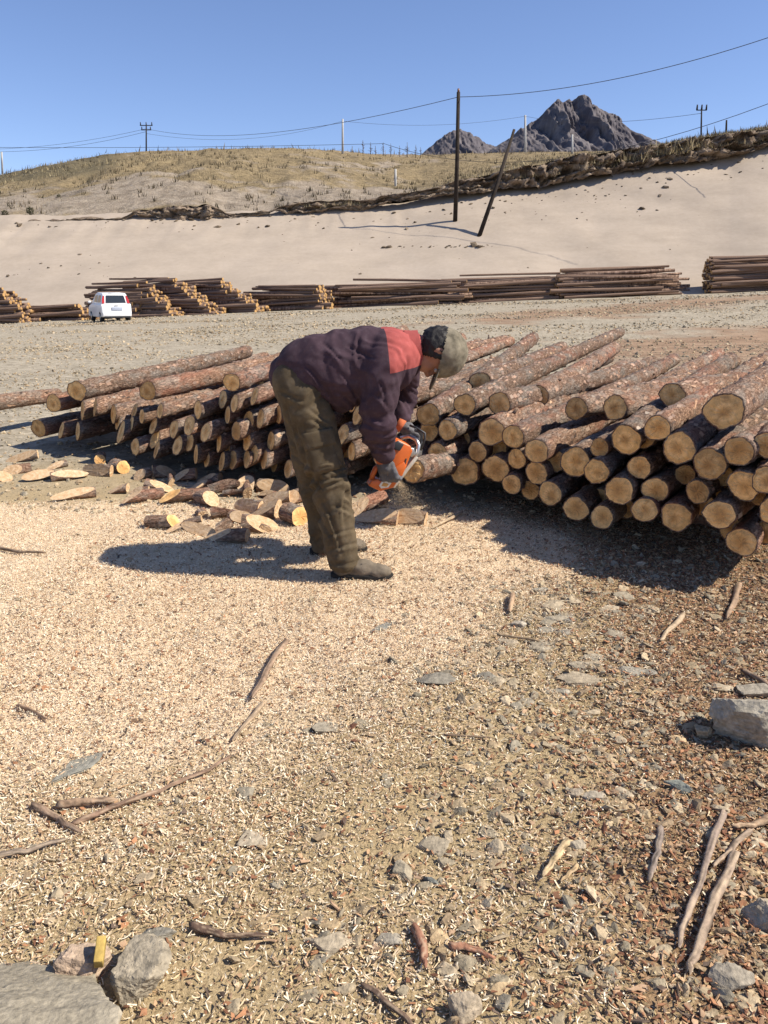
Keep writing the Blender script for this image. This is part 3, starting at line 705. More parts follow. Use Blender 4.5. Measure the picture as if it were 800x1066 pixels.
for (_, m4, k, label, group) in FAR[NFAR:]:
    V = far_mesh[k][3]; R = np.array(m4)
    VV.append(V @ R[:3, :3].T + R[:3, 3]); fs = UF_ + CAPN + [tuple(i + 3*UN_ for i in CAPF[0])]
    FF += [tuple(i + off for i in f) for f in fs]; MI += [0]*len(UF_) + [1, 1]; off += len(V)
o = add('stacked_logs', np.concatenate(VV), FF, [BARK_FAR, CUT_FAR], midx=MI)
tag(o, 'brown logs with tan ends heaped at the foot of the sand bank', 'logs', None, 'stuff')

# ------------------------------------------------------------------ rocks, offcuts, sticks
def rock_shape(seed, sub=4, nplanes=13, rough=0.035):
    rg = np.random.default_rng(seed); V, F = ico(sub)
    V = V / np.linalg.norm(V, axis=1)[:, None]
    Nn = np.concatenate([np.eye(3), -np.eye(3)]) + rg.normal(0, .28, (6, 3)); Nn = np.concatenate([Nn, rg.normal(size=(max(2, nplanes - 8), 3))]); Nn /= np.linalg.norm(Nn, axis=1)[:, None]
    h = np.concatenate([rg.uniform(.42, .72, 6), rg.uniform(.55, .85, len(Nn) - 6)])
    dots = V @ Nn.T
    t = np.where(dots > 1e-3, h[None, :] / np.maximum(dots, 1e-3), 9).min(1)
    V = V * np.minimum(t, 1.05)[:, None]
    if rough: V = V + (V / np.linalg.norm(V, axis=1)[:, None]) * (rough * fbm(V[:, 0]*3 + seed, V[:, 1]*3, V[:, 2]*3, 71, 5, .62))[:, None]
    return V, F
def euler(yaw, pit, rol): 
    return np.array((Matrix.Rotation(yaw, 3, 'Z') @ Matrix.Rotation(pit, 3, 'X') @ Matrix.Rotation(rol, 3, 'Y')))
def rock(px, py, wpx, hm, label, tint, seed, depth_ratio=0.8, yaw=None, sink=0.3, group=None, name='rock', sub=4):
    p = G(px, py, 0.0); k = (p[1]*cp + CAM_H*sp) / FPX
    s = np.array([wpx*k*0.56, wpx*k*0.56*depth_ratio, hm])
    V, F = rock_shape(seed, 5 if wpx > 55 else sub, rough=.055 if wpx > 55 else .035)
    V = (V @ euler(seed*1.7, 0.2*math.sin(seed), 0.2*math.cos(seed)).T) * s
    if yaw is not None: V = V @ euler(yaw, 0, 0).T
    z = float(ground_z(p[0], p[1])) + hm * (1 - 2*sink) * 0.75
    t = (np.array(tint)*WARMUP)[None, :] * (1 + 0.22*fbm(V[:, 0]*9/ (wpx*k), V[:, 1]*9/(wpx*k), V[:, 2]*9/(wpx*k), seed, 3))[:, None]
    o = add(name, V, F, STONE, smooth=False, tint=np.clip(t, 0, 1))
    o.location = (p[0], p[1], z)
    return tag(o, label, 'rock', group)
WARMUP = np.array([1.14, 1.03, .88])
GREY, BLUE, WARM = (0.36, 0.34, 0.29), (0.29, 0.30, 0.285), (0.42, 0.37, 0.29)
rock(18, 1092, 330, .085, 'large flat grey slab of rock cut off by the lower left frame corner', (0.34, .325, .28), 3, .55, yaw=-.35, sink=.3)
rock(142, 1024, 72, .06, 'rounded grey boulder beside the pinkish rock near the lower left corner', (0.37, .345, .29), 8, .95, sink=.2)
rock(82, 1014, 62, .045, 'pinkish white rock with a yellow wood chip beside it', (0.5, .41, .34), 12, .8, sink=.2)
rock(786, 763, 112, .125, 'big angular grey block at the right frame edge', (0.40, .39, .355), 21, .8, yaw=-.5, sink=.28)
rock(784, 722, 50, .03, 'smaller grey stone just behind the big angular block', (0.36, .345, .31), 24, .8)
rock(705, 822, 34, .02, 'wedge shaped blue grey stone below the big block', (0.25, .285, .28), 31, .55, yaw=-.6)
rock(733, 764, 22, .026, 'pale tan stone resting against the left side of the big block', (0.5, .4, .28), 33, .8, sink=.15)
rock(795, 960, 56, .05, 'pale stone half out of frame beside the long bare branches', (0.42, .38, .32), 35, .9)
rock(765, 1026, 46, .028, 'grey stone below the lower ends of the bare branches', (0.36, .34, .3), 37, .8)
rock(486, 1052, 40, .035, 'pointed pale stone at the middle of the bottom frame edge', (0.44, .39, .32), 39, .8, sink=.2)
rock(342, 980, 52, .016, 'flat pale stone right of the short dark stick', (0.42, .38, .31), 41, .7)
rock(262, 872, 32, .014, 'flat pale stone left of the central gravel patch', (0.45, .41, .34), 43, 1.1, yaw=.7)
rock(80, 800, 64, .014, 'long blue grey slate half buried in shavings at the left', (0.30, .31, .29), 45, .5, yaw=.9)
rock(452, 712, 40, .016, 'dark grey stone at the edge of the pale sawdust', (0.28, .275, .25), 47, .7)
rock(600, 706, 48, .018, 'flat tan grey stone in the gravel right of centre', (0.41, .37, .3), 49, .7)
rock(338, 762, 34, .016, 'grey stone in shavings left of the gravel', (0.37, .35, .3), 51, .8)
rock(399, 656, 36, .012, 'slanting blue grey stone just in front of the man\'s boot', (0.28, .3, .3), 53, .35, yaw=.8)
rock(600, 884, 24, .02, 'upright pale stone next to the split yellow stick', (0.42, .39, .33), 55, .7)
rock(450, 880, 46, .014, 'broad flat stone in the gravel at lower centre', (0.37, .34, .28), 57, .6)
rock(406, 976, 34, .016, 'grey flat stone left of the red bark strip', (0.34, .33, .3), 59, .6)
rock(163, 973, 38, .012, 'dark flat stone above the rounded boulder', (0.26, .26, .24), 61, .6)
rock(620, 830, 26, .014, 'first of two small grey stones side by side in the gravel', (0.4, .375, .33), 63, .8)
rock(650, 829, 26, .014, 'second of two small stones side by side, right and tanner', (0.44, .39, .31), 65, .8)
rock(541, 653, 20, .02, 'small bright stone between sawdust and gravel', (0.46, .44, .4), 67, .8)
rock(598, 828, 18, .018, 'pale pebble left of the pair of small stones', (0.45, .4, .33), 68, .8)
rock(420, 908, 26, .024, 'small pale block of stone left of lower centre', (0.4, .37, .3), 69, .9)
rock(448, 918, 26, .014, 'sharp dark slate flake right of the small pale block', (0.2, .22, .22), 70, .35, yaw=-.7)
rock(150, 915, 22, .014, 'small tan stone lying on the shavings at lower left', (0.43, .37, .28), 72, .8)
GS = 'small stones strewn in the gravel'
for k in range(100):
    px, py = rng.uniform(430, 800), rng.uniform(600, 1050)
    if k % 3 == 0: px, py = rng.uniform(150, 520), rng.uniform(800, 1050)
    t = np.array([(0.38, .35, .295), (0.3, .3, .28), (0.44, .39, .31), (0.33, .3, .25)][k % 4]) * rng.uniform(.85, 1.15)
    p = G(px, py)
    if saw_mask(p[0], p[1]) > .7 and k % 4: continue
    rock(px, py, rng.uniform(12, 28) * (0.8 + .5*(py - 600)/450), rng.uniform(.006, .015), 'small angular stone half buried in the gravel and bark litter', t*np.array([1.12, 1.02, .86]), 100 + k, rng.uniform(.5, 1), sink=.44, group=GS, name='stone', sub=3)

for k in range(34):
    px, py = rng.normal(610, 75), rng.normal(672, 36)
    if py < 606 or px < 470: continue
    t = np.array([(0.37, .345, .29), (0.3, .295, .27), (0.42, .375, .3)][k % 3]) * rng.uniform(.9, 1.15)
    rock(px, py, rng.uniform(16, 36), rng.uniform(.008, .016), 'flat grey stone fragment in the stony patch in front of the right pile', t, 400 + k, rng.uniform(.6, 1), sink=.38, group='flat stones of the stony patch', name='stone', sub=3)
def offcut(px, py, L, r, yaw, label, slant=0.85, bark=1, pitch=0.0, roll=0.0, flat=1.0, zoff=0.0, group=None, spin=0.0):
    """a piece sawn off a log: bark round the side, a square and a slanted sawn face"""
    p = G(px, py, 0.03); n, m = 22, 7
    sd = int(px*7 + py); rg = np.random.default_rng(sd)
    th = np.linspace(0, 2*math.pi, n, endpoint=False); c, s_ = np.cos(th), np.sin(th)
    rr = r * (1 + .06*np.cos(2*th + sd) + .04*np.cos(3*th + sd*2))
    end = L * (1 - slant * (s_ + 1) / 2)
    V = []
    for k in range(m):
        f = k / (m - 1); nz = 1 + 0.06 * fbm(c*4 + sd, s_*4, f*5, 77, 3)
        V.append(np.stack([rr*c*nz, rr*s_*nz*flat, end*f - L*.45], -1))
    V = np.concatenate(V); V = V @ np.array(Matrix.Rotation(spin, 3, 'Z')).T
    o = add('wood_offcut', V, grid_faces(m, n, True), BARK)
    R = Matrix.Rotation(yaw, 3, 'Z') @ Matrix.Rotation(roll, 3, 'Y') @ Matrix.Rotation(pitch, 3, 'X') @ Matrix(((1, 0, 0), (0, 0, -1), (0, 1, 0)))
    m4 = R.to_4x4()
    zmin = float((V @ np.array(R).T)[:, 2].min())
    m4.translation = Vector((p[0], p[1], float(ground_z(p[0], p[1])) - zmin - .008 + zoff)); o.matrix_world = m4
    tag(o, label, 'offcut', group)
    for ring in (0, m-1):
        rim = V[ring*n:(ring+1)*n]; ce = rim.mean(0); q = [ce[None]]
        for f in (.35, .7, .97, 1.003): q.append(ce + (rim - ce)*f + np.array([0, 0, .0015])*rg.normal(size=(n, 1))*(f < .9))
        VV = np.concatenate(q); F = []
        for j in range(n):
            a, b = 1 + j, 1 + (j+1) % n; F.append((0, b, a))
            for k in range(3): F.append((a + k*n, b + k*n, b + (k+1)*n, a + (k+1)*n))
        if ring: F = [f[::-1] for f in F]
        add('cut_face', VV, F, CUT2 if slant > .4 or ring == 0 else CUT, parent=o, smooth=False)
    return o
OC = [(24, 476, .26, .05, 1.9, .9, 'tan wedge offcut at the far left of the chip line under the pile'),
 (19, 488, .2, .05, 1.2, .6, 'reddish barked offcut at the left frame edge below the tan wedge'),
 (42, 496, .22, .055, 2.0, .95, 'pale wedge with its cut face up, left in the row of offcuts'),
 (71, 496, .26, .05, 2.2, .95, 'tan wedge offcut right of the pale one in the row'),
 (102, 492, .24, .055, 2.4, .9, 'grey topped wedge offcut under the left pile'),
 (124, 488, .17, .06, 2.6, .3, 'short grey block offcut with its end to the viewer'),
 (105, 480, .15, .05, 2.0, .4, 'small tan block offcut behind the grey wedge'),
 (149, 495, .12, .055, 2.8, .6, 'small stubby tan offcut in the shade of the pile'),
 (171, 493, .18, .06, 1.0, .8, 'dark upright wedge offcut in the shade of the pile'),
 (192, 497, .2, .06, 2.2, .7, 'grey sided offcut in the pile\'s shade'),
 (217, 499, .22, .05, 1.7, .8, 'flat grey offcut in deep shade below the pile'),
 (232, 506, .2, .06, .7, .9, 'tilted wedge offcut leaning to the right below the pile'),
 (257, 506, .3, .07, 1.9, .5, 'large grey slab offcut close behind the man\'s legs'),
 (283, 508, .22, .06, 1.2, .9, 'wedge offcut touching the large slab, behind the man\'s knees'),
 (79, 517, .28, .05, 1.9, .95, 'lone pale wedge offcut lying on the open sawdust at left'),
 (150, 519, .3, .05, 1.1, .5, 'long bark covered offcut on the sawdust'),
 (144, 512, .16, .05, 2.6, .7, 'small offcut beside the long bark covered piece'),
 (195, 519, .34, .055, .9, .4, 'long grey barked billet in front of the pile'),
 (216, 523, .17, .065, 2.5, .5, 'squat grey stump offcut in front of the pile'),
 (168, 546, .19, .05, -1.35, .25, 'short round billet with its tan end facing right'),
 (206, 552, .27, .045, 1.9, .9, 'dark sharp wedge offcut just right of the short billet'),
 (258, 529, .2, .06, 2.2, .95, 'pale wedge offcut with bright slanted face'),
 (276, 534, .2, .085, 2.6, .95, 'round disc like offcut showing a broad pale face'),
 (270, 549, .22, .07, 2.9, .8, 'tan offcut in front of the round disc'),
 (288, 520, .2, .055, .9, .9, 'steep wedge offcut behind the round disc'),
 (236, 560, .28, .05, 1.7, .6, 'low barked offcut nearest the man\'s shadow'),
 (306, 541, .14, .075, 2.6, .25, 'block offcut with red bark beside the man\'s calf'),
 (304, 520, .18, .06, 2.3, .7, 'offcut half hidden by the man\'s rear leg'),
 (250, 540, .16, .05, .4, .8, 'small offcut wedged between the disc and the low barked piece'),
 (384, 526, .3, .06, 1.0, .5, 'grey bark slab under the chainsaw'),
 (394, 540, .26, .07, 2.0, .93, 'tan wedge offcut lit by the sun under the chainsaw'),
 (424, 540, .26, .06, 1.9, .9, 'shaded tan offcut right of the falling sawdust'),
 (60, 484, .16, .04, 2.2, .8, 'thin offcut between the wedges of the row'),
 (0, 497, .16, .05, 1.4, .7, 'offcut cut by the left frame edge')]
for k, (px, py, L, r, yaw, sl, lb) in enumerate(OC):
    if sl > .55: y_ = (1.45 if 'dark sharp' in lb or k % 5 == 3 else -1.35) + .55*math.sin(px*1.7); L_, r_, sl_, fl_ = L*1.0, r*.82, min(.98, sl + .08), .8
    else: y_, L_, r_, sl_, fl_ = (-yaw if yaw < 0 else yaw - 1.75), L, r*.85, sl, .9
    offcut(px, py, L_, r_, y_, lb, sl_, roll=0.25*math.sin(px), pitch=.12*math.sin(py*3), flat=fl_, spin=(.75 + .3*math.sin(px*5))*(1 if y_ > 0 else -1)*(sl > .55))

for k in range(22):
    px = rng.normal(235, 45); py = rng.uniform(498, 556) - .06*(px - 235)
    y_ = (-1.35 if k % 3 else 1.4) + .7*rng.normal()
    offcut(px, py, rng.uniform(.10, .22), rng.uniform(.026, .045), y_, 'small split offcut lying among the larger offcuts before the pile', rng.uniform(.5, .95), roll=.4*rng.normal(), pitch=.15*rng.normal(), flat=rng.uniform(.5, .9), spin=rng.normal(), group='small offcuts strewn before the pile')
def stick(pts, rpx, label, tint, cat='stick', lift=0.006, fork=None, wob=0.004):
    q = []
    for (px, py) in pts:
        p = G(px, py, 0.01); p[2] = float(ground_z(p[0], p[1])); q.append(p)
    q = np.array(q); k = (q[0][1]*cp + CAM_H*sp)/FPX; r = rpx*k
    t = np.linspace(0, len(q)-1, 14*max(1, len(q)-1)+1)
    c = np.stack([np.interp(t, range(len(q)), q[:, i]) for i in range(3)], -1)
    sd = int(pts[0][0]); 
    c[:, 0] += wob*fbm(t*2 + sd, 0, 0, 81, 2); c[:, 1] += wob*fbm(t*2, 5 + sd, 0, 82, 2); c[:, 2] += r*0.9 + lift + .5*wob*np.abs(fbm(t*1.5, 9 + sd, 0, 83, 2))
    rads = r * np.linspace(1.0, .6, len(c)) * (1 + .10*fbm(t*5 + sd, 1, 0, 84, 2)); rads[0] *= .8; rads[-1] *= .5
    ns = 12; V, F = tube(c, rads, ns); m_ = len(c)
    T_, A_n = np.meshgrid(np.arange(m_), np.arange(ns), indexing='ij'); ax_t = np.gradient(c, axis=0); ax_t /= np.linalg.norm(ax_t, axis=1)[:, None]
    G3 = V.reshape(m_, ns, 3); out = G3 - c[:, None, :]
    ca_, sa_ = np.cos(A_n*2*math.pi/ns), np.sin(A_n*2*math.pi/ns)
    rid_ = fbm(ca_*2.6 + sd, sa_*2.6, T_*.10, 84, 3, .6) + .5*fbm(ca_*3 + sd, sa_*3, T_*.5, 88, 2)
    G3 = c[:, None, :] + out*(1 + .26*rid_)[..., None]*np.array([1, 1, .85])
    for e_, sg in ((0, -1), (m_ - 1, 1)): G3[e_] += ax_t[e_]*sg*(r*1.6*rng.random(ns))[:, None]
    V = G3.reshape(-1, 3)
    strk = fbm(ca_*4 + sd, sa_*4, T_*.18, 86, 4, .65)
    tt = np.array(tint)[None]*(1 + .55*strk.reshape(-1, 1))
    pl_ = (strk.ravel() > .42)[:, None]; tt = np.where(pl_, tt*.4 + np.array([.5, .38, .25])*.6, tt)
    o = add('stick', V, F, STICKM, tint=np.clip(tt, 0, 1))
    return tag(o, label, cat)
BRN, PAL, DRK = (.3, .19, .12), (.55, .4, .25), (.16, .1, .07)
stick([(297, 669), (282, 695), (263, 729)], 3.6, 'straight brown stick lying on the sawdust in front of the man', (.4, .27, .18))
stick([(274, 736), (243, 770)], 2.8, 'pale stick just below the straight brown one', (.52, .38, .25))
stick([(80, 853), (115, 840), (150, 829), (185, 817), (216, 803), (238, 790)], 3.4, 'long curved brown branch across the shavings at left', (.33, .21, .14))
stick([(62, 838), (90, 835), (117, 832)], 5.0, 'short thick tan stick above the curved branch', (.45, .3, .19))
stick([(35, 838), (60, 850), (82, 864)], 3.6, 'short brown stick running down under the curved branch', (.36, .24, .16))
stick([(-6, 891), (30, 884), (66, 872)], 3.6, 'greyish stick at the left frame edge', (.34, .26, .19))
stick([(203, 964), (235, 972), (272, 971)], 4.2, 'short dark stick in the lower left gravel', DRK)
stick([(752, 850), (735, 905), (718, 950), (707, 988)], 3.8, 'long bare grey branch, left one of the crossing group at right', (.36, .27, .21))
stick([(765, 892), (742, 938), (722, 1000), (716, 1012)], 4.6, 'thick bare branch with a pale tip right of the long one', (.42, .31, .22))
stick([(780, 867), (760, 888), (742, 903)], 3.2, 'short pale branch crossing behind the thick one', (.46, .34, .24))
stick([(800, 851), (784, 860), (764, 862)], 4.0, 'tan stick poking in from the right frame edge', (.5, .34, .21))
stick([(690, 864), (684, 892), (677, 919)], 3.4, 'thin grey stick left of the bare branches', (.33, .26, .21))
stick([(589, 879), (578, 897), (567, 913)], 4.0, 'split yellow stick with fresh wood showing', (.68, .5, .28))
stick([(600, 905), (586, 920)], 2.8, 'small yellow splinter below the split stick', (.66, .46, .25))
stick([(471, 983), (490, 988), (512, 995)], 3.8, 'orange red strip of bark at lower centre', (.45, .22, .13))
stick([(434, 966), (440, 985), (444, 1002)], 5.0, 'short red brown bark roll left of the orange strip', (.33, .16, .1))
stick([(380, 1020), (405, 1040), (436, 1066)], 3.6, 'dark twig running out of the bottom frame edge', (.2, .13, .09))
stick([(770, 607), (758, 642)], 3.2, 'tan stick at the edge of the pile\'s shadow', (.46, .31, .2))
stick([(711, 641), (700, 655), (688, 668)], 3.2, 'curved pale bark strip in the gravel at right', (.5, .37, .24))
stick([(533, 624), (531, 640)], 3.2, 'small tan stick standing out between sawdust and gravel', (.48, .32, .2))
stick([(0, 573), (20, 576), (45, 578)], 2.2, 'thin stick at the left edge near the man\'s shadow', (.3, .21, .14))
stick([(519, 662), (560, 668)], 1.8, 'thin twig in the gravel right of the sawdust', (.46, .33, .2))
stick([(465, 767), (510, 770)], 1.6, 'thin dark twig at the centre of the gravel', (.25, .17, .11))
stick([(480, 535), (450, 552)], 1.8, 'pale splinter lying in the shade right of the chainsaw', (.55, .42, .28))
stick([(776, 700), (800, 716)], 3.6, 'dark broken stick behind the big angular block', (.24, .16, .11))
stick([(20, 735), (50, 748)], 2.6, 'small red brown twig on the shavings at the left', (.35, .22, .14))
c_ = G(106, 1003, .03); cb = box((0, 0, 0), (.018, .05, .03), .002)
o = add('wood_chip', cb[0], cb[1], STICKM, tint=np.tile(np.array([[.55, .38, .11]]), (len(cb[0]), 1)))
o.location = (c_[0], c_[1], .06); o.rotation_euler = (.4, .1, .2); tag(o, 'yellow wood chip leaning between two rocks at lower left', 'wood chip')
# ------------------------------------------------------------------ ground litter (uncountable)
def scatter(name, bases, pos, R, S, tint, mat, label, smooth=False):
    n = len(pos); pick = rng.integers(len(bases), size=n); Vs, Fs, Ts, off = [], [], [], 0
    for k, (bV, bF) in enumerate(bases):
        i = np.nonzero(pick == k)[0]
        if not len(i): continue
        v = bV[None] * S[i][:, None, :]
        v = np.einsum('nij,nvj->nvi', R[i], v) + pos[i][:, None, :]
        Vs.append(v.reshape(-1, 3)); Ts.append(np.repeat(tint[i], len(bV), 0))
        Fs.append((np.asarray(bF)[None] + (np.arange(len(i))*len(bV))[:, None, None]).reshape(-1, np.asarray(bF).shape[1]) + off); off += len(i)*len(bV)
    o = add(name, np.concatenate(Vs), np.concatenate(Fs), mat, smooth=smooth, tint=np.concatenate(Ts))
    return tag(o, label, name.replace('_', ' '), None, 'stuff')
def rots(n, tilt):
    a = rng.uniform(0, 2*math.pi, n); t = rng.normal(0, tilt, n); r = rng.normal(0, tilt, n)
    ca, sa, ct, st, cr, sr = np.cos(a), np.sin(a), np.cos(t), np.sin(t), np.cos(r), np.sin(r); o = np.zeros(n); l = np.ones(n)
    Z = np.stack([ca, -sa, o, sa, ca, o, o, o, l], -1).reshape(n, 3, 3)
    X = np.stack([l, o, o, o, ct, -st, o, st, ct], -1).reshape(n, 3, 3)
    Y = np.stack([cr, o, sr, o, l, o, -sr, o, cr], -1).reshape(n, 3, 3)
    return Z @ X @ Y
def ground_pts(n, x0, x1, y0, y1, dens, lift=0.0, power=1.0):
    out = []
    while sum(map(len, out)) < n:
        y = y0 + (y1 - y0) * rng.random(n*2)**power; x = rng.uniform(x0, x1, n*2)
        ok = np.abs(x) < 0.56*y + 0.75
        ok &= rng.random(n*2) < dens(x, y)
        out.append(np.stack([x[ok], y[ok]], -1))
    q = np.concatenate(out)[:n]
    return np.concatenate([q, (ground_z(q[:, 0], q[:, 1]) + lift)[:, None]], -1)
def ribbon(curl, n=4, twist=0.0):
    V = []
    for i in range(n):
        t = i/(n-1) - .5; a = t*curl
        x = (math.sin(a)/curl if abs(curl) > .05 else t); z = (1 - math.cos(a))/curl if abs(curl) > .05 else 0
        for s in (-.5, .5):
            V.append((x, s*math.cos(twist*t), z + s*.12*math.sin(twist*t)))
    return np.array(V), np.array([(2*i, 2*i+1, 2*i+3, 2*i+2) for i in range(n-1)])
ribs = [ribbon(c, 4, tw) for c, tw in ((.3, 0), (1.4, 1), (2.6, 2), (-1.2, 1), (.9, -2), (3.4, .5))]
n = 325000
pos = ground_pts(n, -3.2, 3.0, 1.0, 4.9, lambda x, y: (0.33*(y < 3.6)*np.clip(1 + fbm(x*3, y*3, 0, 171, 3), .2, 1.4) + 0.75*saw_mask(x, y)) * (1 - .72*bark_mask(x, y)), .003, 1.0)
big = rng.random(n)
L_ = np.where(big > .82, rng.uniform(.010, .024, n), rng.uniform(.003, .009, n)); Wd = L_ * np.where(big > .82, rng.uniform(.09, .2, n), rng.uniform(.18, .5, n))
S = np.stack([L_, np.clip(Wd, .0009, .0034), L_*.8], -1)
base = np.array([[.88, .70, .48], [.78, .58, .38], [.95, .84, .64], [.58, .4, .24]])[rng.integers(4, size=n)] * rng.uniform(.8, 1.1, (n, 1))
scatter('wood_shavings', ribs, pos + np.stack([0*big, 0*big, rng.uniform(0, .008, n)], -1), rots(n, .45), S, np.clip(base, 0, 1), CHIP, 'pale curled wood shavings and sawdust covering the ground round the man')
# long pale splinters mixed through the litter nearer the camera
n = 14000
pos = ground_pts(n, -1.6, 1.8, 1.0, 3.4, lambda x, y: 1 - .5*bark_mask(x, y), .006, 1.2)
L_ = rng.uniform(.010, .03, n)
base = np.array([[.8, .63, .4], [.72, .5, .28], [.9, .78, .58]])[rng.integers(3, size=n)] * rng.uniform(.8, 1.1, (n, 1))
scatter('wood_shavings', ribs, pos, rots(n, .35), np.stack([L_, rng.uniform(.0012, .0034, n), L_*.7], -1), np.clip(base, 0, 1), CHIP, 'longer pale splinters scattered over gravel in the foreground')
# bark flakes and dark litter
def flake(seed):
    rg = np.random.default_rng(seed); k = 5; a = np.sort(rg.uniform(0, 2*math.pi, k)); r = rg.uniform(.35, .5, k)
    top = np.stack([r*np.cos(a), r*np.sin(a), rg.uniform(-.1, .25, k)], -1); V = np.concatenate([[[0, 0, .12]], top, top - [0, 0, .22]])
    F = [(0, 1+i, 1+(i+1) % k) for i in range(k)] + [(1+i, 1+k+i, 1+(i+1) % k) for i in range(k)] + [(1+(i+1) % k, 1+k+i, 1+k+(i+1) % k) for i in range(k)]
    return V, np.array(F)
flakes = [flake(s) for s in range(8)]
n = 66000
pos = ground_pts(n, -1.6, 3.2, 1.0, 5.2, lambda x, y: .16 + .87*bark_mask(x, y)*(1 - .6*saw_mask(x, y)), .003, 1.1)
L_ = rng.uniform(.006, .03, n) * np.where(rng.random(n) > .93, 1.6, 1)
base = np.array([[.24, .11, .06], [.43, .21, .105], [.48, .3, .165], [.13, .09, .065], [.5, .33, .2]])[rng.integers(5, size=n)] * rng.uniform(.75, 1.2, (n, 1))
scatter('bark_litter', flakes, pos + np.stack([0*L_, 0*L_, rng.uniform(0, .008, n)], -1), rots(n, .4), np.stack([L_, L_*rng.uniform(.18, .6, n), L_*.3], -1), base, CHIP, 'broken brown bark flakes littering the right foreground')
n = 45000
pos = ground_pts(n, -1.8, 2.6, 1.0, 4.4, lambda x, y: (1 - .8*saw_mask(x, y)), .002, 1.0)
L_ = rng.uniform(.004, .015, n)
base = np.array([[.3, .22, .11], [.47, .36, .18], [.57, .45, .25], [.15, .1, .055]])[rng.integers(4, size=n)] * rng.uniform(.75, 1.2, (n, 1))
scatter('bark_litter', flakes, pos + np.stack([0*L_, 0*L_, rng.uniform(0, .006, n)], -1), rots(n, .5), np.stack([L_, L_*rng.uniform(.2, .7, n), L_*.35], -1), base, CHIP, 'fine olive brown crumbs of bark and needles between the stones')
# gravel
peb = [rock_shape(300 + k, 1, 9, 0) for k in range(10)] ; peb2 = [rock_shape(330 + k, 2, 11, 0) for k in range(10)]
stone_cols = np.array([[.37, .34, .28], [.30, .295, .27], [.44, .39, .31], [.26, .25, .22], [.48, .44, .37], [.35, .29, .22]])*WARMUP*np.array([1.1, 1.06, .98])
n = 11000
pos = ground_pts(n, -1.8, 3.4, 1.0, 5.0, lambda x, y: (.16 + .5*sstep(-.4, .7, x) + 1.1*np.exp(-((x - .95)/.75)**2 - ((y - 2.95)/.8)**2)) * (1 - .9*saw_mask(x, y)), .002, 1.1)
r_ = rng.gamma(2.0, .0052, n).clip(.003, .032)
scatter('gravel', peb2, pos, rots(n, .4), np.stack([r_*1.3, r_*rng.uniform(.6, 1.1, n), r_*rng.uniform(.2, .5, n)], -1), stone_cols[rng.integers(6, size=n)]*rng.uniform(.8, 1.15, (n, 1)), STONE, 'angular grey gravel in the right foreground')
n = 42000
pos = ground_pts(n, -24, 26, 4.6, 42, lambda x, y: np.where((y < 5.0) & (np.abs(x) < 1.2), .1, 1.0)*np.clip(1.25 - y/60, .2, 1)*np.clip(.55 + 1.1*fbm(x*.22, y*.5, 0, 181, 3), .06, 1), .004, 1.5)
r_ = rng.gamma(2.0, .009, n).clip(.006, .05) * (.5 + pos[:, 1]/24)
scatter('gravel', peb, pos, rots(n, .4), np.stack([r_, r_*rng.uniform(.6, 1, n), r_*rng.uniform(.35, .8, n)], -1), stone_cols[rng.integers(6, size=n)]*rng.uniform(.9, 1.2, (n, 1)), STONE, 'grey gravel over the open yard behind the pile')
# clods on the sand and along the ledge
n = 450; cl = []
for k in range(n):
    px = rng.uniform(0, 800); base_y = float(interp(px, CREST)); py = base_y + 3 + abs(rng.normal(0, 16 if px > 380 else 7)) if k % 5 else rng.uniform(base_y + 4, 285)
    if px < 250 and k % 3 == 0: px, py = rng.uniform(0, 160), rng.choice([276, 281, 288]) + rng.normal(0, 1.5)
    if k % 6 == 1: px, py = rng.uniform(395, 527), 257.5 + rng.normal(0, .5)
    cl.append(on_sand(px, py))
cl = np.array(cl); r_ = rng.gamma(2.0, .045, n).clip(.03, .34)
scatter('earth_clods', peb, cl, rots(n, .4), np.stack([r_*1.3, r_, r_*.6], -1), np.array([[.12, .09, .06], [.2, .15, .1], [.27, .21, .15]])[rng.integers(3, size=n)], STONE, 'dark clods of earth fallen onto the sand bank')

# ------------------------------------------------------------------ the man
def capsule(a, b, ra, rb, n=18, cap=5):
    a, b = np.asarray(a, float), np.asarray(b, float); d = b - a; L = np.linalg.norm(d); d = d/(L + 1e-9)
    pts, rr = [], []
    for k in range(cap):
        t = (k + .25)/(cap + .25) * math.pi/2
        pts.append(a - d*ra*math.cos(t)); rr.append(ra*math.sin(t))
    pts += [a, (a+b)/2, b]; rr += [ra, (ra+rb)/2, rb]
    for k in range(cap)[::-1]:
        t = (k + .25)/(cap + .25) * math.pi/2
        pts.append(b + d*rb*math.cos(t)); rr.append(rb*math.sin(t))
    return tube(pts, rr, n)
def chain(pts, rads):
    return [capsule(pts[i], pts[i+1], rads[i], rads[i+1]) for i in range(len(pts)-1)]
def ell(c, r, axes=None, sub=4):
    V, F = ico(sub); V = V/np.linalg.norm(V, axis=1)[:, None]*np.asarray(r)
    if axes is not None: V = V @ np.asarray(axes)
    return V + np.asarray(c), [tuple(f) for f in F]
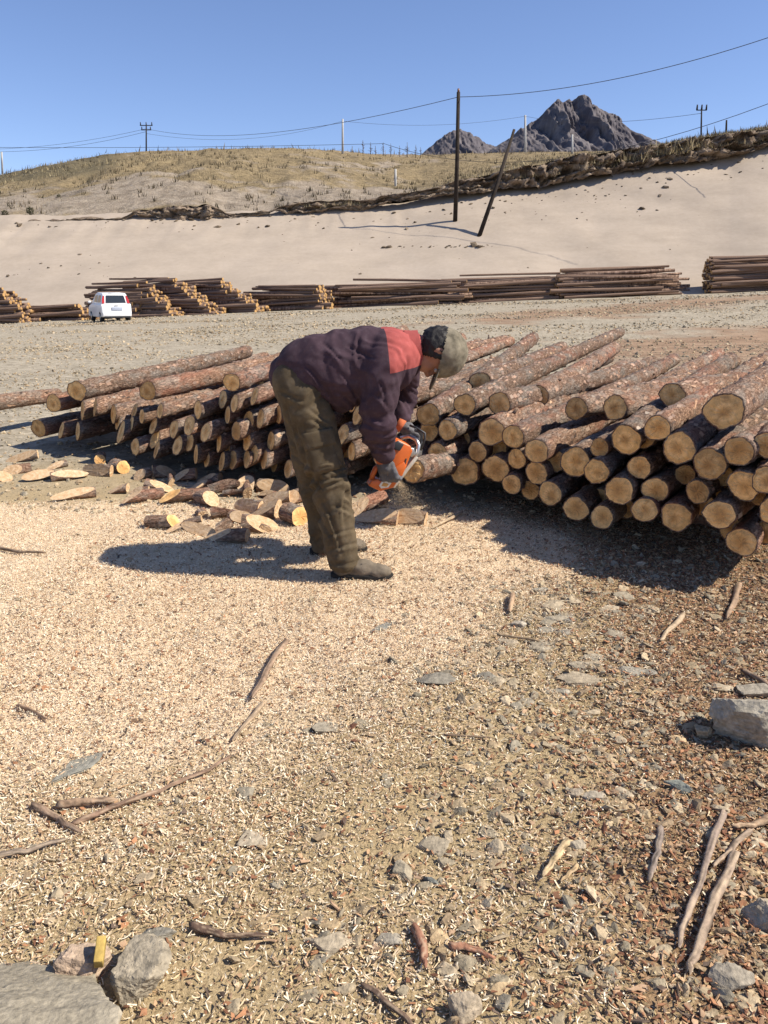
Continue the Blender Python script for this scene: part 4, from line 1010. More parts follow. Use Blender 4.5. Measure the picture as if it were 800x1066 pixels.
def blob(parts, voxel, smooth=6):
    """one continuous surface round overlapping shapes"""
    V, F = join(parts); me = new_mesh('blob', V, F); o = bpy.data.objects.new('blob', me); COL.objects.link(o)
    m = o.modifiers.new('r', 'REMESH'); m.mode = 'VOXEL'; m.voxel_size = voxel
    if smooth: s = o.modifiers.new('s', 'SMOOTH'); s.factor = .5; s.iterations = smooth
    dg = bpy.context.evaluated_depsgraph_get(); dg.update()
    e = o.evaluated_get(dg).to_mesh(); nv, nf = len(e.vertices), len(e.polygons)
    co = np.zeros(nv*3, np.float32); e.vertices.foreach_get('co', co); nm = np.zeros(nv*3, np.float32); e.vertices.foreach_get('normal', nm)
    F = np.array([tuple(p.vertices) for p in e.polygons]); o.to_mesh_clear() if False else None
    bpy.data.objects.remove(o); bpy.data.meshes.remove(me)
    return co.reshape(-1, 3).astype(float), nm.reshape(-1, 3).astype(float), F
def slice_mesh(V, F, planes):
    """the part of the surface on the positive side of every (point, normal)"""
    bm = bmesh.new(); vs = [bm.verts.new(v) for v in V]
    for f in F: bm.faces.new([vs[i] for i in f])
    for (p, nrm) in planes:
        bmesh.ops.bisect_plane(bm, geom=list(bm.verts) + list(bm.edges) + list(bm.faces), plane_co=Vector(p), plane_no=Vector(nrm), clear_inner=True, dist=1e-5)
    bm.verts.index_update(); Vo = np.array([v.co[:] for v in bm.verts]); Fo = [tuple(v.index for v in f.verts) for f in bm.faces]; bm.free()
    return Vo, Fo
def creases(V, Nn, lines, ymax, width, depth):
    """pinch the cloth along lines given by their ends in the photo; only on the surface turned to the viewer"""
    dep = V[:, 1]*cp - (V[:, 2] - CAM_H)*sp
    q = np.stack([400 + FPX*V[:, 0]/dep, 533 - FPX*(V[:, 1]*sp + (V[:, 2] - CAM_H)*cp)/dep], -1); d = np.zeros(len(V))
    for k, (ax, ay, bx, by) in enumerate(lines):
        a = np.array([260 + ax/3.333, 320 + ay/3.333]); b = np.array([260 + bx/3.333, 320 + by/3.333]); ab = b - a; L = np.linalg.norm(ab)
        t = np.clip(((q - a) @ ab)/L**2, 0, 1); sag = np.array([-ab[1], ab[0]])/L*(2.2*math.sin(k*2.3)); c = a + t[:, None]*ab + (4*t*(1 - t))[:, None]*sag
        sd = (q - c) @ (np.array([-ab[1], ab[0]])/L); al = np.linalg.norm(q - c, axis=1)
        e = np.exp(-(al/width)**2)*np.sin(np.pi*np.clip(t*.94 + .03, 0, 1))**.6
        d += -depth*e + .75*depth*np.exp(-((al - width*1.6)/(width*.8))**2)*np.sin(np.pi*np.clip(t*.94 + .03, 0, 1))*(sd > 0)
    return V + Nn*(d*((Nn[:, 1] < .25) & (V[:, 1] < ymax)))[:, None]
def cut_mesh(V, F, keep):
    f = F[keep]; u, inv = np.unique(f, return_inverse=True); return V[u], inv.reshape(f.shape)
def cloth(name, c, bump=0.25, wear=.2):
    m = M(name, 0.95, 0.12); v = m.mapping()
    nz = m.noise(v, 9, 5, .6); dust = m.ramp(m.noise(v, 30, 6, .7), [(.5, 0.0), (.8, .4)])
    cc = m.ramp(nz, [(.3, tuple(x*(1-wear) for x in c)), (.7, tuple(x*(1+wear) for x in c))])
    m.base(m.mix(dust, cc, tuple(min(1, x*1.5 + .05) for x in c)))
    w = m.noise(m.mapping((1, 1, 1)), 420, 2)
    m.bump(m.math('ADD', m.math('MULTIPLY', w, .35), m.noise(v, 45, 4)), bump, .004)
    return m.m
SKIN = plain('skin', (.33, .16, .10), .55, .4, wear=.12, scale=20)
TROUS = cloth('olive_cotton', (.092, .069, .042), .4, .35); JACK = cloth('plum_cotton', (.058, .036, .046)); CORAL = cloth('coral_cotton', (.33, .08, .072))
GLOVE = cloth('grey_knit', (.12, .115, .12), .8, .3); LACE = plain('boot_lace', (.05, .045, .04))
CUFF = cloth('orange_knit', (.5, .14, .06), .5)
CAPM = plain('dusty_camouflage', (.19, .165, .12), .95, .1, wear=.42, scale=30, bump=.5); HAIR = plain('black_hair', (.012, .01, .009), .6, .4, wear=.4, scale=120, bump=.6)
BOOT = cloth('dusty_boot_leather', (.15, .122, .09), .6, .5); SOLE = plain('rubber_sole', (.022, .02, .018), .8, .2, wear=.3)
KM = 0.00448
man = None
H_ = P(457, 367, 3.68); cA = np.array([.97, 0, -.24]); gA = np.array([-.24, 0, -.97]); lA = np.array([0, -1.0, 0])
def hd(c, g, l): return H_ + cA*c + gA*g + lA*l
hip_n, kne_n, ank_n = P(320, 409, 3.57), P(343, 503, 3.53), P(358, 588, 3.50)
hip_f, kne_f, ank_f = P(320, 408, 3.75), P(328, 500, 3.80), P(338, 571, 3.83)
sh_n, el_n, wr_n = P(402, 378, 3.49), P(394, 436, 3.50), P(400, 479, 3.63)
sh_f, el_f, wr_f = P(424, 378, 3.86), P(423, 415, 3.93), P(419, 443, 3.84)
nk = P(431, 362, 3.68)
body = []
body += chain([hip_n, kne_n, ank_n, ank_n + [0, 0, -.03]], [.085, .058, .042, .04]) + chain([hip_f, kne_f, ank_f, ank_f + [0, 0, -.03]], [.085, .058, .042, .04])
body += chain([P(322, 398, 3.66), P(360, 383, 3.66), P(405, 376, 3.67)], [.125, .13, .13]) + chain([P(405, 374, 3.58), P(405, 374, 3.76)], [.1, .1])
body += chain([sh_n, el_n, wr_n], [.058, .045, .03]) + chain([sh_f, el_f, wr_f], [.058, .045, .03])
body += chain([P(415, 368, 3.68), nk, hd(-.06, -.01, 0)], [.07, .058, .055])
body += [ell(hd(0.0, -.012, 0), (.105, .098, .078), (cA, gA, lA)), ell(hd(-.055, .05, 0), (.055, .055, .058), (cA, gA, lA)), ell(hd(-.088, .068, 0), (.026, .03, .03), (cA, gA, lA))]
body += [capsule(hd(.012, .088, 0), hd(-.025, .112, 0), .009, .014), ell(hd(-.03, .1, .012), (.01, .012, .009), (cA, gA, lA)), ell(hd(-.03, .1, -.012), (.01, .012, .009), (cA, gA, lA))]
body += [ell(hd(.022, .083, 0), (.012, .012, .05), (cA, gA, lA)), capsule(hd(-.054, .096, -.02), hd(-.054, .096, .02), .009, .009)]
for s in (1, -1):
    body += [ell(hd(-.005, -.012, s*.08), (.032, .018, .01), (cA, gA, lA)), ell(hd(-.03, .066, s*.04), (.02, .02, .018), (cA, gA, lA))]
def hand(wr, f, nrm, sc=1.0, curl=(.75, 1.0, .7), rad_=.0095, thumb=1):
    f = np.asarray(f, float); f /= np.linalg.norm(f); nrm = np.asarray(nrm, float); nrm -= f*nrm.dot(f); nrm /= np.linalg.norm(nrm); l = np.cross(f, nrm)
    out = [capsule(wr, wr + f*.03*sc, .03*sc, .034*sc)]
    for i in range(4): out.append(capsule(wr + f*.025*sc + l*(i-1.5)*.017*sc, wr + f*.088*sc + l*(i-1.5)*.021*sc, .0165*sc, .0145*sc))
    for i, q in enumerate((.92, 1.0, .95, .78)):
        p = wr + f*(.09 - .004*abs(i-1.3))*sc + l*(i-1.5)*.0215*sc; a = 0; pts = [p]; rr = [rad_*1.2*sc]
        for k, sl in enumerate((.043, .027, .022)):
            a += curl[k]; p = p + (f*math.cos(a) + nrm*math.sin(a))*sl*q*sc; pts.append(p); rr.append(rad_*(1.08 - .12*k)*sc)
        out += chain(pts, rr)
    b = wr + f*.03*sc - thumb*l*.026*sc; d1 = f*.55 - thumb*l*.5 + nrm*.65; d1 /= np.linalg.norm(d1); d2 = f*.45 + thumb*l*.25 + nrm*.85; d2 /= np.linalg.norm(d2)
    out += chain([b, b + d1*.042*sc, b + d1*.042*sc + d2*.03*sc, b + d1*.042*sc + d2*.052*sc], [.016*sc, .012*sc, .0105*sc, .0095*sc])
    return out
HN = dict(f=(.30, .15, -.95), nrm=(.35, .9, .15)); HF = dict(f=(.82, -.05, -.55), nrm=(-.45, -.15, -.85))
body += hand(wr_n, sc=.92, **HN) + hand(wr_f, sc=.92, thumb=-1, **HF)
V, Nn, F = blob(body, .0072, 5)
man = add('person', V, F, SKIN)
tag(man, 'man bending over with a chainsaw, in a plum jacket with coral shoulders and olive trousers', 'person')
# eyes
for s in (1, -1):
    e = ell(hd(.006, .079, s*.031), (.011, .011, .012), (cA, gA, lA), 3); add('eye', e[0], e[1], plain('eyeball', (.5, .47, .43), .2, .5), man)
# trousers
tr = chain([P(309, 398, 3.58), P(316, 410, 3.57), P(329, 455, 3.545), P(343, 501, 3.53), P(351, 545, 3.515), P(358, 584, 3.50)], [24.5*KM, 26*KM, 22.3*KM, 19*KM, 17.3*KM, 15.8*KM])
tr += chain([P(311, 397, 3.74), P(318, 410, 3.75), P(323, 455, 3.78), P(329, 500, 3.80), P(336, 540, 3.82), P(339, 568, 3.83)], [25*KM, 27*KM, 23*KM, 19*KM, 16.5*KM, 15*KM])
tr += chain([P(316, 396, 3.6), P(316, 396, 3.73)], [28*KM, 28*KM]) + chain([P(316, 396, 3.66), P(338, 388, 3.66)], [27*KM, 27*KM])
V, Nn, F = blob(tr, .0085, 7)
def folds(V, Nn, comps, seed):
    d = 0
    for (amp, fr, axis, st) in comps:      # creases running across axis, stretched along the others
        ax = np.asarray(axis, float); ax /= np.linalg.norm(ax); t = V @ ax; q = V - t[:, None]*ax
        nz = fbm(t*fr + 2.2*fbm(q[:, 0]*5, q[:, 1]*5, q[:, 2]*5, seed + 5, 2), q[:, 0]*fr*st, q[:, 1]*fr*st + q[:, 2]*fr*st, seed, 3)
        d = d + amp*(1 - 2*np.abs(nz)); seed += 11
    return V + Nn*np.asarray(d)[:, None]
leg_ax = (.28, 0, -.96)
kneew = np.exp(-((V[:, 2] - .47)/.16)**2) + .8*np.exp(-((V[:, 2] - .1)/.1)**2) + .5*np.exp(-((V[:, 2] - .85)/.12)**2)
V2 = folds(V, Nn, [(.0035, 12, leg_ax, .15), (.0055, 7, (.9, .3, .35), .12)], 91)
V3 = folds(V, Nn, [(.011, 17, (.55, 0, -.84), .12), (.005, 34, (.5, .2, -.85), .15)], 95)
V = V2 + (V3 - V) * np.clip(kneew, 0, 1)[:, None]
V = creases(V, Nn, [(180, 545, 300, 590), (200, 610, 335, 575), (235, 640, 345, 600), (300, 500, 352, 570), (205, 575, 260, 640), (250, 660, 320, 860), (340, 620, 330, 760), (255, 800, 372, 770), (262, 850, 380, 820), (275, 890, 385, 880), (120, 330, 150, 500), (100, 290, 190, 330), (200, 350, 290, 400), (210, 390, 300, 450), (160, 520, 240, 740), (225, 700, 300, 830), (290, 690, 362, 720), (270, 560, 350, 545), (150, 400, 200, 560)], 3.64, 1.7, .009)
vt, ft = slice_mesh(V, F, [((0, 0, .088), (-.14, 0, 1))])
trousers = add('trousers', vt, ft, TROUS, man)
# cargo pocket with its flap on the near thigh
def on_near(px, py, surfV, yref=3.2):
    """point of the surface nearest the viewer on the sight line of a photo pixel"""
    c = np.array([0, 0, CAM_H]); d = P(px, py, 3.5) - c; d /= np.linalg.norm(d)
    w = surfV - c; t = w @ d; dist = np.linalg.norm(w - t[:, None]*d, axis=1)
    k = np.nonzero(dist < .022)[0]; k = k[np.argmin(t[k])] if len(k) else int(np.argmin(dist))
    return c + d*t[k]
def patch(name, poly, surfV, matr, parent, lift=.006, thick=.004):
    """a panel of cloth laid on the surface: poly of four photo corners, gridded"""
    nu, nv = 9, 7; pts = []
    (ax, ay), (bx, by), (cx_, cy_), (dx, dy) = poly
    for j in range(nv):
        for i in range(nu):
            u, v = i/(nu-1), j/(nv-1)
            px = (1-v)*((1-u)*ax + u*bx) + v*((1-u)*dx + u*cx_); py = (1-v)*((1-u)*ay + u*by) + v*((1-u)*dy + u*cy_)
            p = on_near(px, py, surfV); pts.append(p)
    A = np.array(pts).reshape(nv, nu, 3)
    for _ in range(3):
        B = A.copy(); B[1:-1] = (A[:-2] + 2*A[1:-1] + A[2:])/4; A = B; B = A.copy(); B[:, 1:-1] = (A[:, :-2] + 2*A[:, 1:-1] + A[:, 2:])/4; A = B
    nrm = np.cross(A[0, -1] - A[0, 0], A[-1, 0] - A[0, 0]); nrm /= np.linalg.norm(nrm)
    if nrm[1] > 0: nrm = -nrm
    top = A.reshape(-1, 3) + nrm*(lift + thick); bot = A.reshape(-1, 3) - nrm*.02
    F = [tuple(f) for f in grid_faces(nv, nu)]; n0 = nu*nv; F2 = F + [tuple(i + n0 for i in f[::-1]) for f in F]
    ring = [i for i in range(nu)] + [nu-1 + nu*j for j in range(1, nv)] + [n0-1-i for i in range(1, nu)] + [nu*(nv-1-j) for j in range(1, nv-1)]
    F2 += [(ring[k], ring[(k+1) % len(ring)], ring[(k+1) % len(ring)] + n0, ring[k] + n0)[::-1] for k in range(len(ring))]
    return add(name, np.concatenate([top, bot]), F2, matr, parent)
patch('cargo_pocket', [(318, 462), (346, 457), (354, 488), (329, 495)], vt, TROUS, trousers, -.004, .003)
patch('pocket_flap', [(314, 452), (347, 445), (350, 462), (318, 470)], vt, TROUS, trousers, -.001, .003)
# boots
def boot(heel, yaw, nm='boot'):
    fw = np.array([math.cos(yaw), math.sin(yaw), 0]); sd_ = np.array([-math.sin(yaw), math.cos(yaw), 0]); up = np.array([0, 0, 1.0]); ax = (fw, sd_, up)
    h = np.array([heel[0], heel[1], 0.0]); z = float(ground_z(h[0], h[1]))
    pr = [ell(h + fw*.045 + up*(.055+z), (.05, .042, .055), ax), ell(h + fw*.13 + up*(.05+z), (.09, .046, .05), ax), ell(h + fw*.215 + up*(.04+z), (.065, .047, .037), ax), capsule(h + fw*.055 + up*(.06+z), h + fw*.05 + up*(.15+z), .046, .05)]
    V, Nn, F = blob(pr, .007, 4); V = V + Nn*(.003*fbm(V[:, 0]*40, V[:, 1]*40, V[:, 2]*40, 97, 3))[:, None]
    V[:, 2] = np.maximum(V[:, 2], z + .016); b = add(nm, V, F, BOOT, man)
    for k in range(4):
        c_ = h + fw*(.085 + .026*k) + up*(z + .108 - .012*k); t_ = tube([c_ - sd_*.034, c_ + up*.008, c_ + sd_*.034], .004, 6); add('lace', t_[0], t_[1], LACE, b)
    outl = []
    for t in np.linspace(0, 2*math.pi, 28, endpoint=False):
        x = .135 + .152*math.cos(t); w_ = (.047 + .006*math.cos(t))*math.copysign(abs(math.sin(t))**.75, math.sin(t)); outl.append((x, w_))
    s = prism(outl, ax, h + up*(z - .004), 0, .034, .004); add('sole', s[0], s[1], SOLE, b)
boot(P(348, 600, 3.50) + np.array([0, 0, 0]), rad(-4)); boot(P(326, 580, 3.83), rad(6))
# jacket
jk = []
for (px, py, rp) in ((304, 391, 20), (318, 383, 31), (335, 385, 39), (356, 384, 42), (380, 380, 41), (402, 376, 35)):
    for y in (3.60, 3.72): jk.append(ell(P(px, py, y), (rp*KM*.92, rp*KM*.8, rp*KM*.97)))
jk += chain([P(304, 390, 3.66), P(335, 386, 3.66), P(380, 380, 3.66), P(412, 372, 3.67)], [23*KM, 37*KM, 38*KM, 28*KM])
jk += chain([P(404, 370, 3.54), P(410, 368, 3.82)], [24*KM, 24*KM]) + chain([P(412, 368, 3.68), P(429, 364, 3.68)], [22*KM, 17*KM])
sl_n = [P(400, 378, 3.50), P(395, 410, 3.485), P(393, 440, 3.50), P(397, 462, 3.575), P(400, 472, 3.615)]
jk += chain(sl_n, [22*KM, 18.5*KM, 16.5*KM, 13.5*KM, 11*KM])
jk += chain([P(422, 376, 3.85), P(422, 400, 3.92), P(420, 420, 3.92), P(418, 434, 3.86)], [17*KM, 12.5*KM, 11.5*KM, 9.5*KM])
V, Nn, F = blob(jk, .0085, 7)
slw = np.exp(-((np.linalg.norm(V - P(396, 452, 3.5), axis=1))/.12)**2) + np.exp(-((np.linalg.norm(V - P(421, 412, 3.92), axis=1))/.1)**2) + .7*np.exp(-((np.linalg.norm(V - P(356, 425, 3.6), axis=1))/.16)**2)
V2 = folds(V, Nn, [(.005, 8, (.35, 0, .95), .2), (.006, 6, (.95, 0, .2), .15)], 121)
V3 = folds(V, Nn, [(.019, 15, (.1, .2, -.97), .16)], 127)
V = V2 + (V3 - V)*np.clip(slw, 0, 1)[:, None]
V = creases(V, Nn, [(395, 430, 485, 445), (400, 462, 488, 478), (412, 500, 484, 508), (420, 380, 480, 405), (395, 400, 440, 425), (180, 190, 290, 330), (150, 250, 270, 300), (320, 230, 385, 340), (250, 120, 330, 200), (385, 80, 378, 200), (300, 290, 380, 370), (110, 230, 200, 300), (405, 230, 400, 340), (440, 240, 470, 330), (340, 130, 440, 180), (210, 270, 300, 372), (430, 300, 480, 350)], 3.64, 1.7, .0085)
x0y = P(399, 370, 3.6)[0]; z0y = .99; xs_ = np.array([1.0, .1, .06]); zs_ = np.array([-.12, 0, 1.0])
a1 = slice_mesh(V, F, [((x0y, 3.66, 1.1), -xs_)]); a2 = slice_mesh(V, F, [((x0y, 3.66, 1.1), xs_), ((x0y, 3.66, z0y), -zs_)])
vj, fj = join([a1, a2]); jacket = add('jacket', vj, fj, JACK, man)
vy, fy = slice_mesh(V, F, [((x0y, 3.66, 1.1), xs_), ((x0y, 3.66, z0y), zs_)]); add('shoulder_yoke', vy, fy, CORAL, jacket)
col_ = tube([P(427, 364, 3.68), P(433, 362, 3.68), P(438, 361, 3.68)], [.094, .082, .078], 24, cap=False); add('collar', col_[0], col_[1], CORAL, jacket)
# red specks near the hem and the orange glove cuffs
for (px, py) in ((301, 402), (305, 406)):
    p = on_near(px, py, vj); e = ell(p, (.006, .004, .006), sub=2); add('red_badge', e[0], e[1], CORAL, jacket)
for nm, w, hh, n1 in (('glove', wr_n, HN, 1), ('glove', wr_f, HF, -1)):
    sc = 1.1
    V, Nn, F = blob(hand(w, sc=sc, rad_=.0105, thumb=n1, **hh), .0042, 3)
    V = V + Nn*(.0022*fbm(V[:, 0]*60, V[:, 1]*60, V[:, 2]*60, 133, 3))[:, None]
    gl = add(nm, V, F, GLOVE, man); f = np.asarray(hh['f'])/np.linalg.norm(hh['f'])
    t = tube([w - f*.032, w - f*.015, w + f*.004], [.037, .04, .039], 20); add('cuff', t[0], t[1], CUFF, gl)
# cap, hair
V, F = ico(5); V = V/np.linalg.norm(V, axis=1)[:, None]
capf = V[F].mean(1)[:, 0] > -.02
vc, fc = cut_mesh(V, F, capf)
wob = 1 + .035*fbm(vc[:, 0]*3, vc[:, 1]*3, vc[:, 2]*3, 141, 3)
vc = vc*wob[:, None]*np.array([.125, .118, .098])
VV = np.concatenate([vc, vc*.93]); nfc = len(vc); FF = np.concatenate([fc, fc[:, ::-1] + nfc])
hat = add('cap', H_ + cA*.012 + gA*(-.004) + VV @ np.array([cA, gA, lA]), FF, CAPM, man)
outl = []
for t in np.linspace(-1.15, 1.15, 15): outl.append((.07*math.cos(t)*1.0 + .055 + .03*math.cos(t), .085*math.sin(t)/math.sin(1.15)))
for t in np.linspace(1.15, -1.15, 15): outl.append((.102*math.cos(t)*.95 + .0, .083*math.sin(t)/math.sin(1.15)))
b = prism([(g_ + .03, l_) for g_, l_ in outl], (gA*.97 - cA*.12, lA, cA), H_ + cA*.022 + gA*.0, 0, .006, .002); add('cap_brim', b[0], b[1], CAPM, hat)
V, F = ico(5); V = V/np.linalg.norm(V, axis=1)[:, None]; cc_ = V[F].mean(1)
hk = (cc_[:, 1] < .35) & (cc_[:, 0] > -.78) & (cc_[:, 0] < .25)
vh, fh = cut_mesh(V, F, hk); vh = vh*(1 + .05*fbm(vh[:, 0]*9, vh[:, 1]*9, vh[:, 2]*4, 151, 3))[:, None]*np.array([.112, .108, .088])
VV = np.concatenate([vh, vh*.9]); FF = np.concatenate([fh, fh[:, ::-1] + len(vh)])
add('hair', H_ + cA*(-.004) - gA*.014 + VV @ np.array([cA, gA, lA]), FF, HAIR, man)

# ------------------------------------------------------------------ chainsaw
SY = 3.70
ORG = plain('orange_plastic', (.62, .13, .02), .42, .5, wear=.12, scale=30); DKG = plain('dark_plastic', (.035, .036, .04), .5, .4); MET = plain('worn_metal', (.45, .44, .42), .4, .5, .85, .2)
o0 = P(405, 487, SY); saw = empty('chainsaw', o0); tag(saw, 'orange chainsaw held low in both gloved hands against a log', 'chainsaw')
yw = rad(12); axs = (np.array([math.cos(yw), math.sin(yw), 0]), np.array([0, 0, 1.0]), np.array([math.sin(yw), -math.cos(yw), 0]))
ks = SY*1.0/FPX
def c2(p): return (((360 + p[0]/7.61) - 405)*ks*1.03, -((400 + p[1]/7.61) - 487)*ks*1.03)
def sawp(name, poly, t0, t1, m, parent=saw, bev=.004):
    v = prism([c2(p) for p in poly], axs, (0, 0, 0), t0, t1, bev); return add(name, v[0], v[1], m, parent)
def s3(p, t): a = c2(p); return axs[0]*a[0] + axs[1]*a[1] + axs[2]*t
hs = sawp('housing', [(350, 470), (352, 440), (400, 428), (500, 480), (518, 522), (498, 562), (470, 640), (428, 722), (380, 732), (362, 692), (372, 640), (345, 580)], -.06, .045, ORG, bev=.007)
sawp('starter_cover', [(375, 640), (445, 600), (462, 640), (430, 712), (384, 722)], .045, .058, ORG, hs)
sawp('cooling_slot', [(436, 660), (462, 575), (470, 580), (446, 668)], .040, .0485, DKG, hs, .001)
sawp('top_cover', [(358, 452), (400, 434), (446, 462), (412, 515), (362, 498)], -.05, .056, DKG, bev=.006)
sawp('muffler', [(500, 500), (540, 510), (552, 560), (520, 580), (496, 560)], -.05, .02, MET, bev=.004)
rh = sawp('rear_handle', [(168, 785), (198, 742), (250, 735), (262, 752), (345, 742), (372, 700), (420, 735), (372, 812), (262, 836)], -.035, .035, ORG, bev=.008)
t = tube([s3(q, .0) for q in ((205, 765), (212, 715), (235, 665), (285, 632), (350, 620))], [.013, .013, .014, .014, .015], 12); add('grip', t[0], t[1], ORG, rh)
sawp('sticker', [(250, 788), (282, 745), (352, 772), (326, 806), (268, 812)], .0345, .0372, plain('white_sticker', (.72, .66, .55), .5), rh, .0005)
sawp('sticker_print', [(270, 790), (288, 762), (330, 778), (312, 800)], .037, .0382, plain('amber_print', (.6, .3, .08), .5), rh, .0003)
sawp('base_rail', [(556, 572), (578, 590), (388, 826), (352, 818)], -.03, .012, plain('pale_metal', (.5, .46, .38), .5, .4, .2), bev=.003)
t = tube([s3(q, tt) for q, tt in (((470, 445), -.07), (520, 440), ) ] if False else [s3((465, 450), -.07), s3((530, 432), -.05), s3((572, 452), -.02), s3((582, 490), 0), s3((572, 545), .005), s3((548, 595), 0)], .0105, 12); add('front_handle', t[0], t[1], plain('silver_tube', (.55, .55, .55), .35, .5, .7), saw)
g1 = [s3(q, tt) for q, tt in (((540, 352), -.07), ((575, 362), -.03), ((632, 398), 0), ((632, 445), .0), ((604, 535), -.01))]
t = tube(g1, [.006]*5, 8); gd = add('hand_guard', t[0], t[1], DKG, saw)
sawp('guard_panel', [(560, 360), (632, 398), (622, 470), (600, 540), (588, 535), (610, 430), (590, 402), (556, 388)], -.03, -.022, DKG, gd, .002)
bar_a = s3((520, 560), -.05); bd = np.array([.25, .95, -.16]); bd /= np.linalg.norm(bd); bn = np.array([.95, -.25, 0]); bn /= np.linalg.norm(bn); bu = np.cross(bn, bd)
pl_ = [(0, -.03), (.30, -.028)] + [(.30 + .028*math.sin(a), -.028*math.cos(a)) for a in np.linspace(.2, 2.9, 9)] + [(.30, .028), (0, .03)]
v = prism(pl_, (bd, bu, bn), bar_a, -.003, .003, .0008); br = add('guide_bar', v[0], v[1], MET, saw)
v = prism([(a*1.012, b_*1.14) for a, b_ in pl_], (bd, bu, bn), bar_a, -.0018, .0018, .0004); add('chain', v[0], v[1], DKG, br)
# sawdust thrown by the chain
n = 5000; a = rng.random(n)
src = P(412, 502, 3.78); q = np.stack([src[0] + .02 + a*.16*rng.normal(.6, .9, n) , src[1] + rng.normal(0, .09, n)*(0.4 + a), src[2] - a**1.3*(src[2] - .01)], -1)
sz = rng.uniform(.0015, .0045, n)
scatter('flying_sawdust', [flakes[0], flakes[3]], q, rots(n, 1.2), np.stack([sz, sz*.7, sz*.6], -1), np.tile(np.array([[.72, .56, .36]]), (n, 1))*rng.uniform(.8, 1.1, (n, 1)), CHIP, 'sawdust spraying down from the chainsaw')

# ------------------------------------------------------------------ the white car
WHITE = plain('white_car_paint', (.78, .78, .77), .3, .5, wear=.03, scale=3); GLASS = plain('dark_car_glass', (.03, .035, .04), .08, .6, wear=.1); BLK = plain('black_trim', (.02, .02, .022), .6); REDL = plain('red_lamp_plastic', (.45, .03, .03), .2, .5); RUB = plain('tyre_rubber', (.025, .025, .025), .9, .2)
cpos = P(115, 331.5, 37.0); cz = float(ground_z(cpos[0], 37.0)); car = empty('hatchback_car', (cpos[0], 37.0, cz + .0), rad(31)); car.scale = (.88, .88, .88); tag(car, 'white hatchback car parked before the far log heaps, seen from behind', 'car')
axc = (np.array([0, 1.0, 0]), np.array([0, 0, 1.0]), np.array([1.0, 0, 0]))
def carp(name, poly, x0, x1, m, parent=car, bev=.03, taper=None, seg=2):
    V, F = prism(poly, axc, (0, 0, 0), x0, x1, bev, seg)
    if taper:
        t = np.clip((V[:, 2] - taper[0])/(taper[1] - taper[0]), 0, 1); V[:, 0] *= 1 - t*taper[2]
    return add(name, V, F, m, parent)
lower = [(-1.62, .28), (-1.70, .50), (-1.68, .80), (-1.62, .92), (.75, .90), (1.35, .80), (1.66, .62), (1.72, .40), (1.64, .26), (1.36, .24), (1.28, .42), (1.05, .53), (.82, .42), (.74, .24), (-.84, .24), (-.92, .42), (-1.13, .53), (-1.36, .42), (-1.44, .25)]
cab = [(-1.64, .88), (-1.50, 1.36), (-1.30, 1.44), (-.2, 1.47), (.22, 1.38), (.95, .88)]
TP = (.88, 1.46, .2)
carp('body', lower, -.74, .74, WHITE, bev=.045)
carp('cabin', cab, -.71, .71, WHITE, bev=.05, taper=TP)
def xw(z): return .71*(1 - np.clip((z - TP[0])/(TP[1]-TP[0]), 0, 1)*TP[2])
rp = [(-.50, .96), (.50, .96), (.44, 1.33), (-.44, 1.33)]
def rear_y(z): return -1.64 + (z - .88)/(1.36 - .88)*.14
def rear_panel(name, pts, out, m, parent=car, th=.02):
    V = [(x, rear_y(z) - out, z) for x, z in pts] + [(x, rear_y(z) + th, z) for x, z in pts]; n = len(pts)
    return add(name, V, [tuple(range(n))[::-1], tuple(range(n, 2*n))] + [(i, (i+1) % n, (i+1) % n + n, i+n) for i in range(n)], m, parent, smooth=False)
rear_panel('rear_window', rp, .012, GLASS)
for s in (1, -1):
    rear_panel('tail_lamp', [(s*.68, .93), (s*.56, .95), (s*.52, 1.30), (s*.575, 1.33), (s*.66, 1.12)][::s], .022, REDL)
    for (a, b_) in (((-1.32, .98), (-.62, 1.33)), ((-.52, .98), (.28, 1.33))):
        poly = [(a[0], .98), (b_[0], .98), (min(b_[0], .12), 1.32), (a[0] + .1, 1.34)]
        V = [(s*(xw(z) + .008), y, z) for y, z in poly] + [(s*(xw(z) - .03), y, z) for y, z in poly]
        add('side_window', V, [(0, 1, 2, 3)[::-s], (4, 5, 6, 7)[::s]] + [(i, (i+1) % 4, (i+1) % 4 + 4, i+4) for i in range(4)], GLASS, car, smooth=False)
    d = box((s*.745, -.42, .80), (.02, .18, .03), .006); add('door_handle', d[0], d[1], WHITE, car)
    d = ell((s*.84, .62, .98), (.09, .05, .07), sub=3); add('wing_mirror', d[0], d[1], WHITE, car)
    for y in (-1.13, 1.06):
        t = tube([(s*.56, y, .27), (s*.58, y, .27), (s*.72, y, .27), (s*.735, y, .27)], [.24, .27, .27, .24], 24); w_ = add('wheel', t[0], t[1], RUB, car)
        t = tube([(s*.70, y, .27), (s*.742, y, .27)], [.17, .15], 18); add('rim', t[0], t[1], MET, w_)
d = box((0, -1.70, .40), (1.42, .10, .22), .03); add('rear_bumper', d[0], d[1], WHITE, car)
d = box((0, -1.71, .27), (1.3, .10, .10), .02); add('bumper_skirt', d[0], d[1], BLK, car)
d = box((.02, -1.71, .68), (.52, .03, .15), .006); add('licence_plate', d[0], d[1], plain('plate_paint', (.42, .46, .55), .5), car)
d = box((.0, -1.70, .84), (.2, .02, .03), .006); add('tailgate_handle', d[0], d[1], MET, car)
t = tube([(-.3, -1.5, 1.43), (.3, -1.5, 1.43)], .02, 8); add('roof_spoiler', t[0], t[1], WHITE, car)

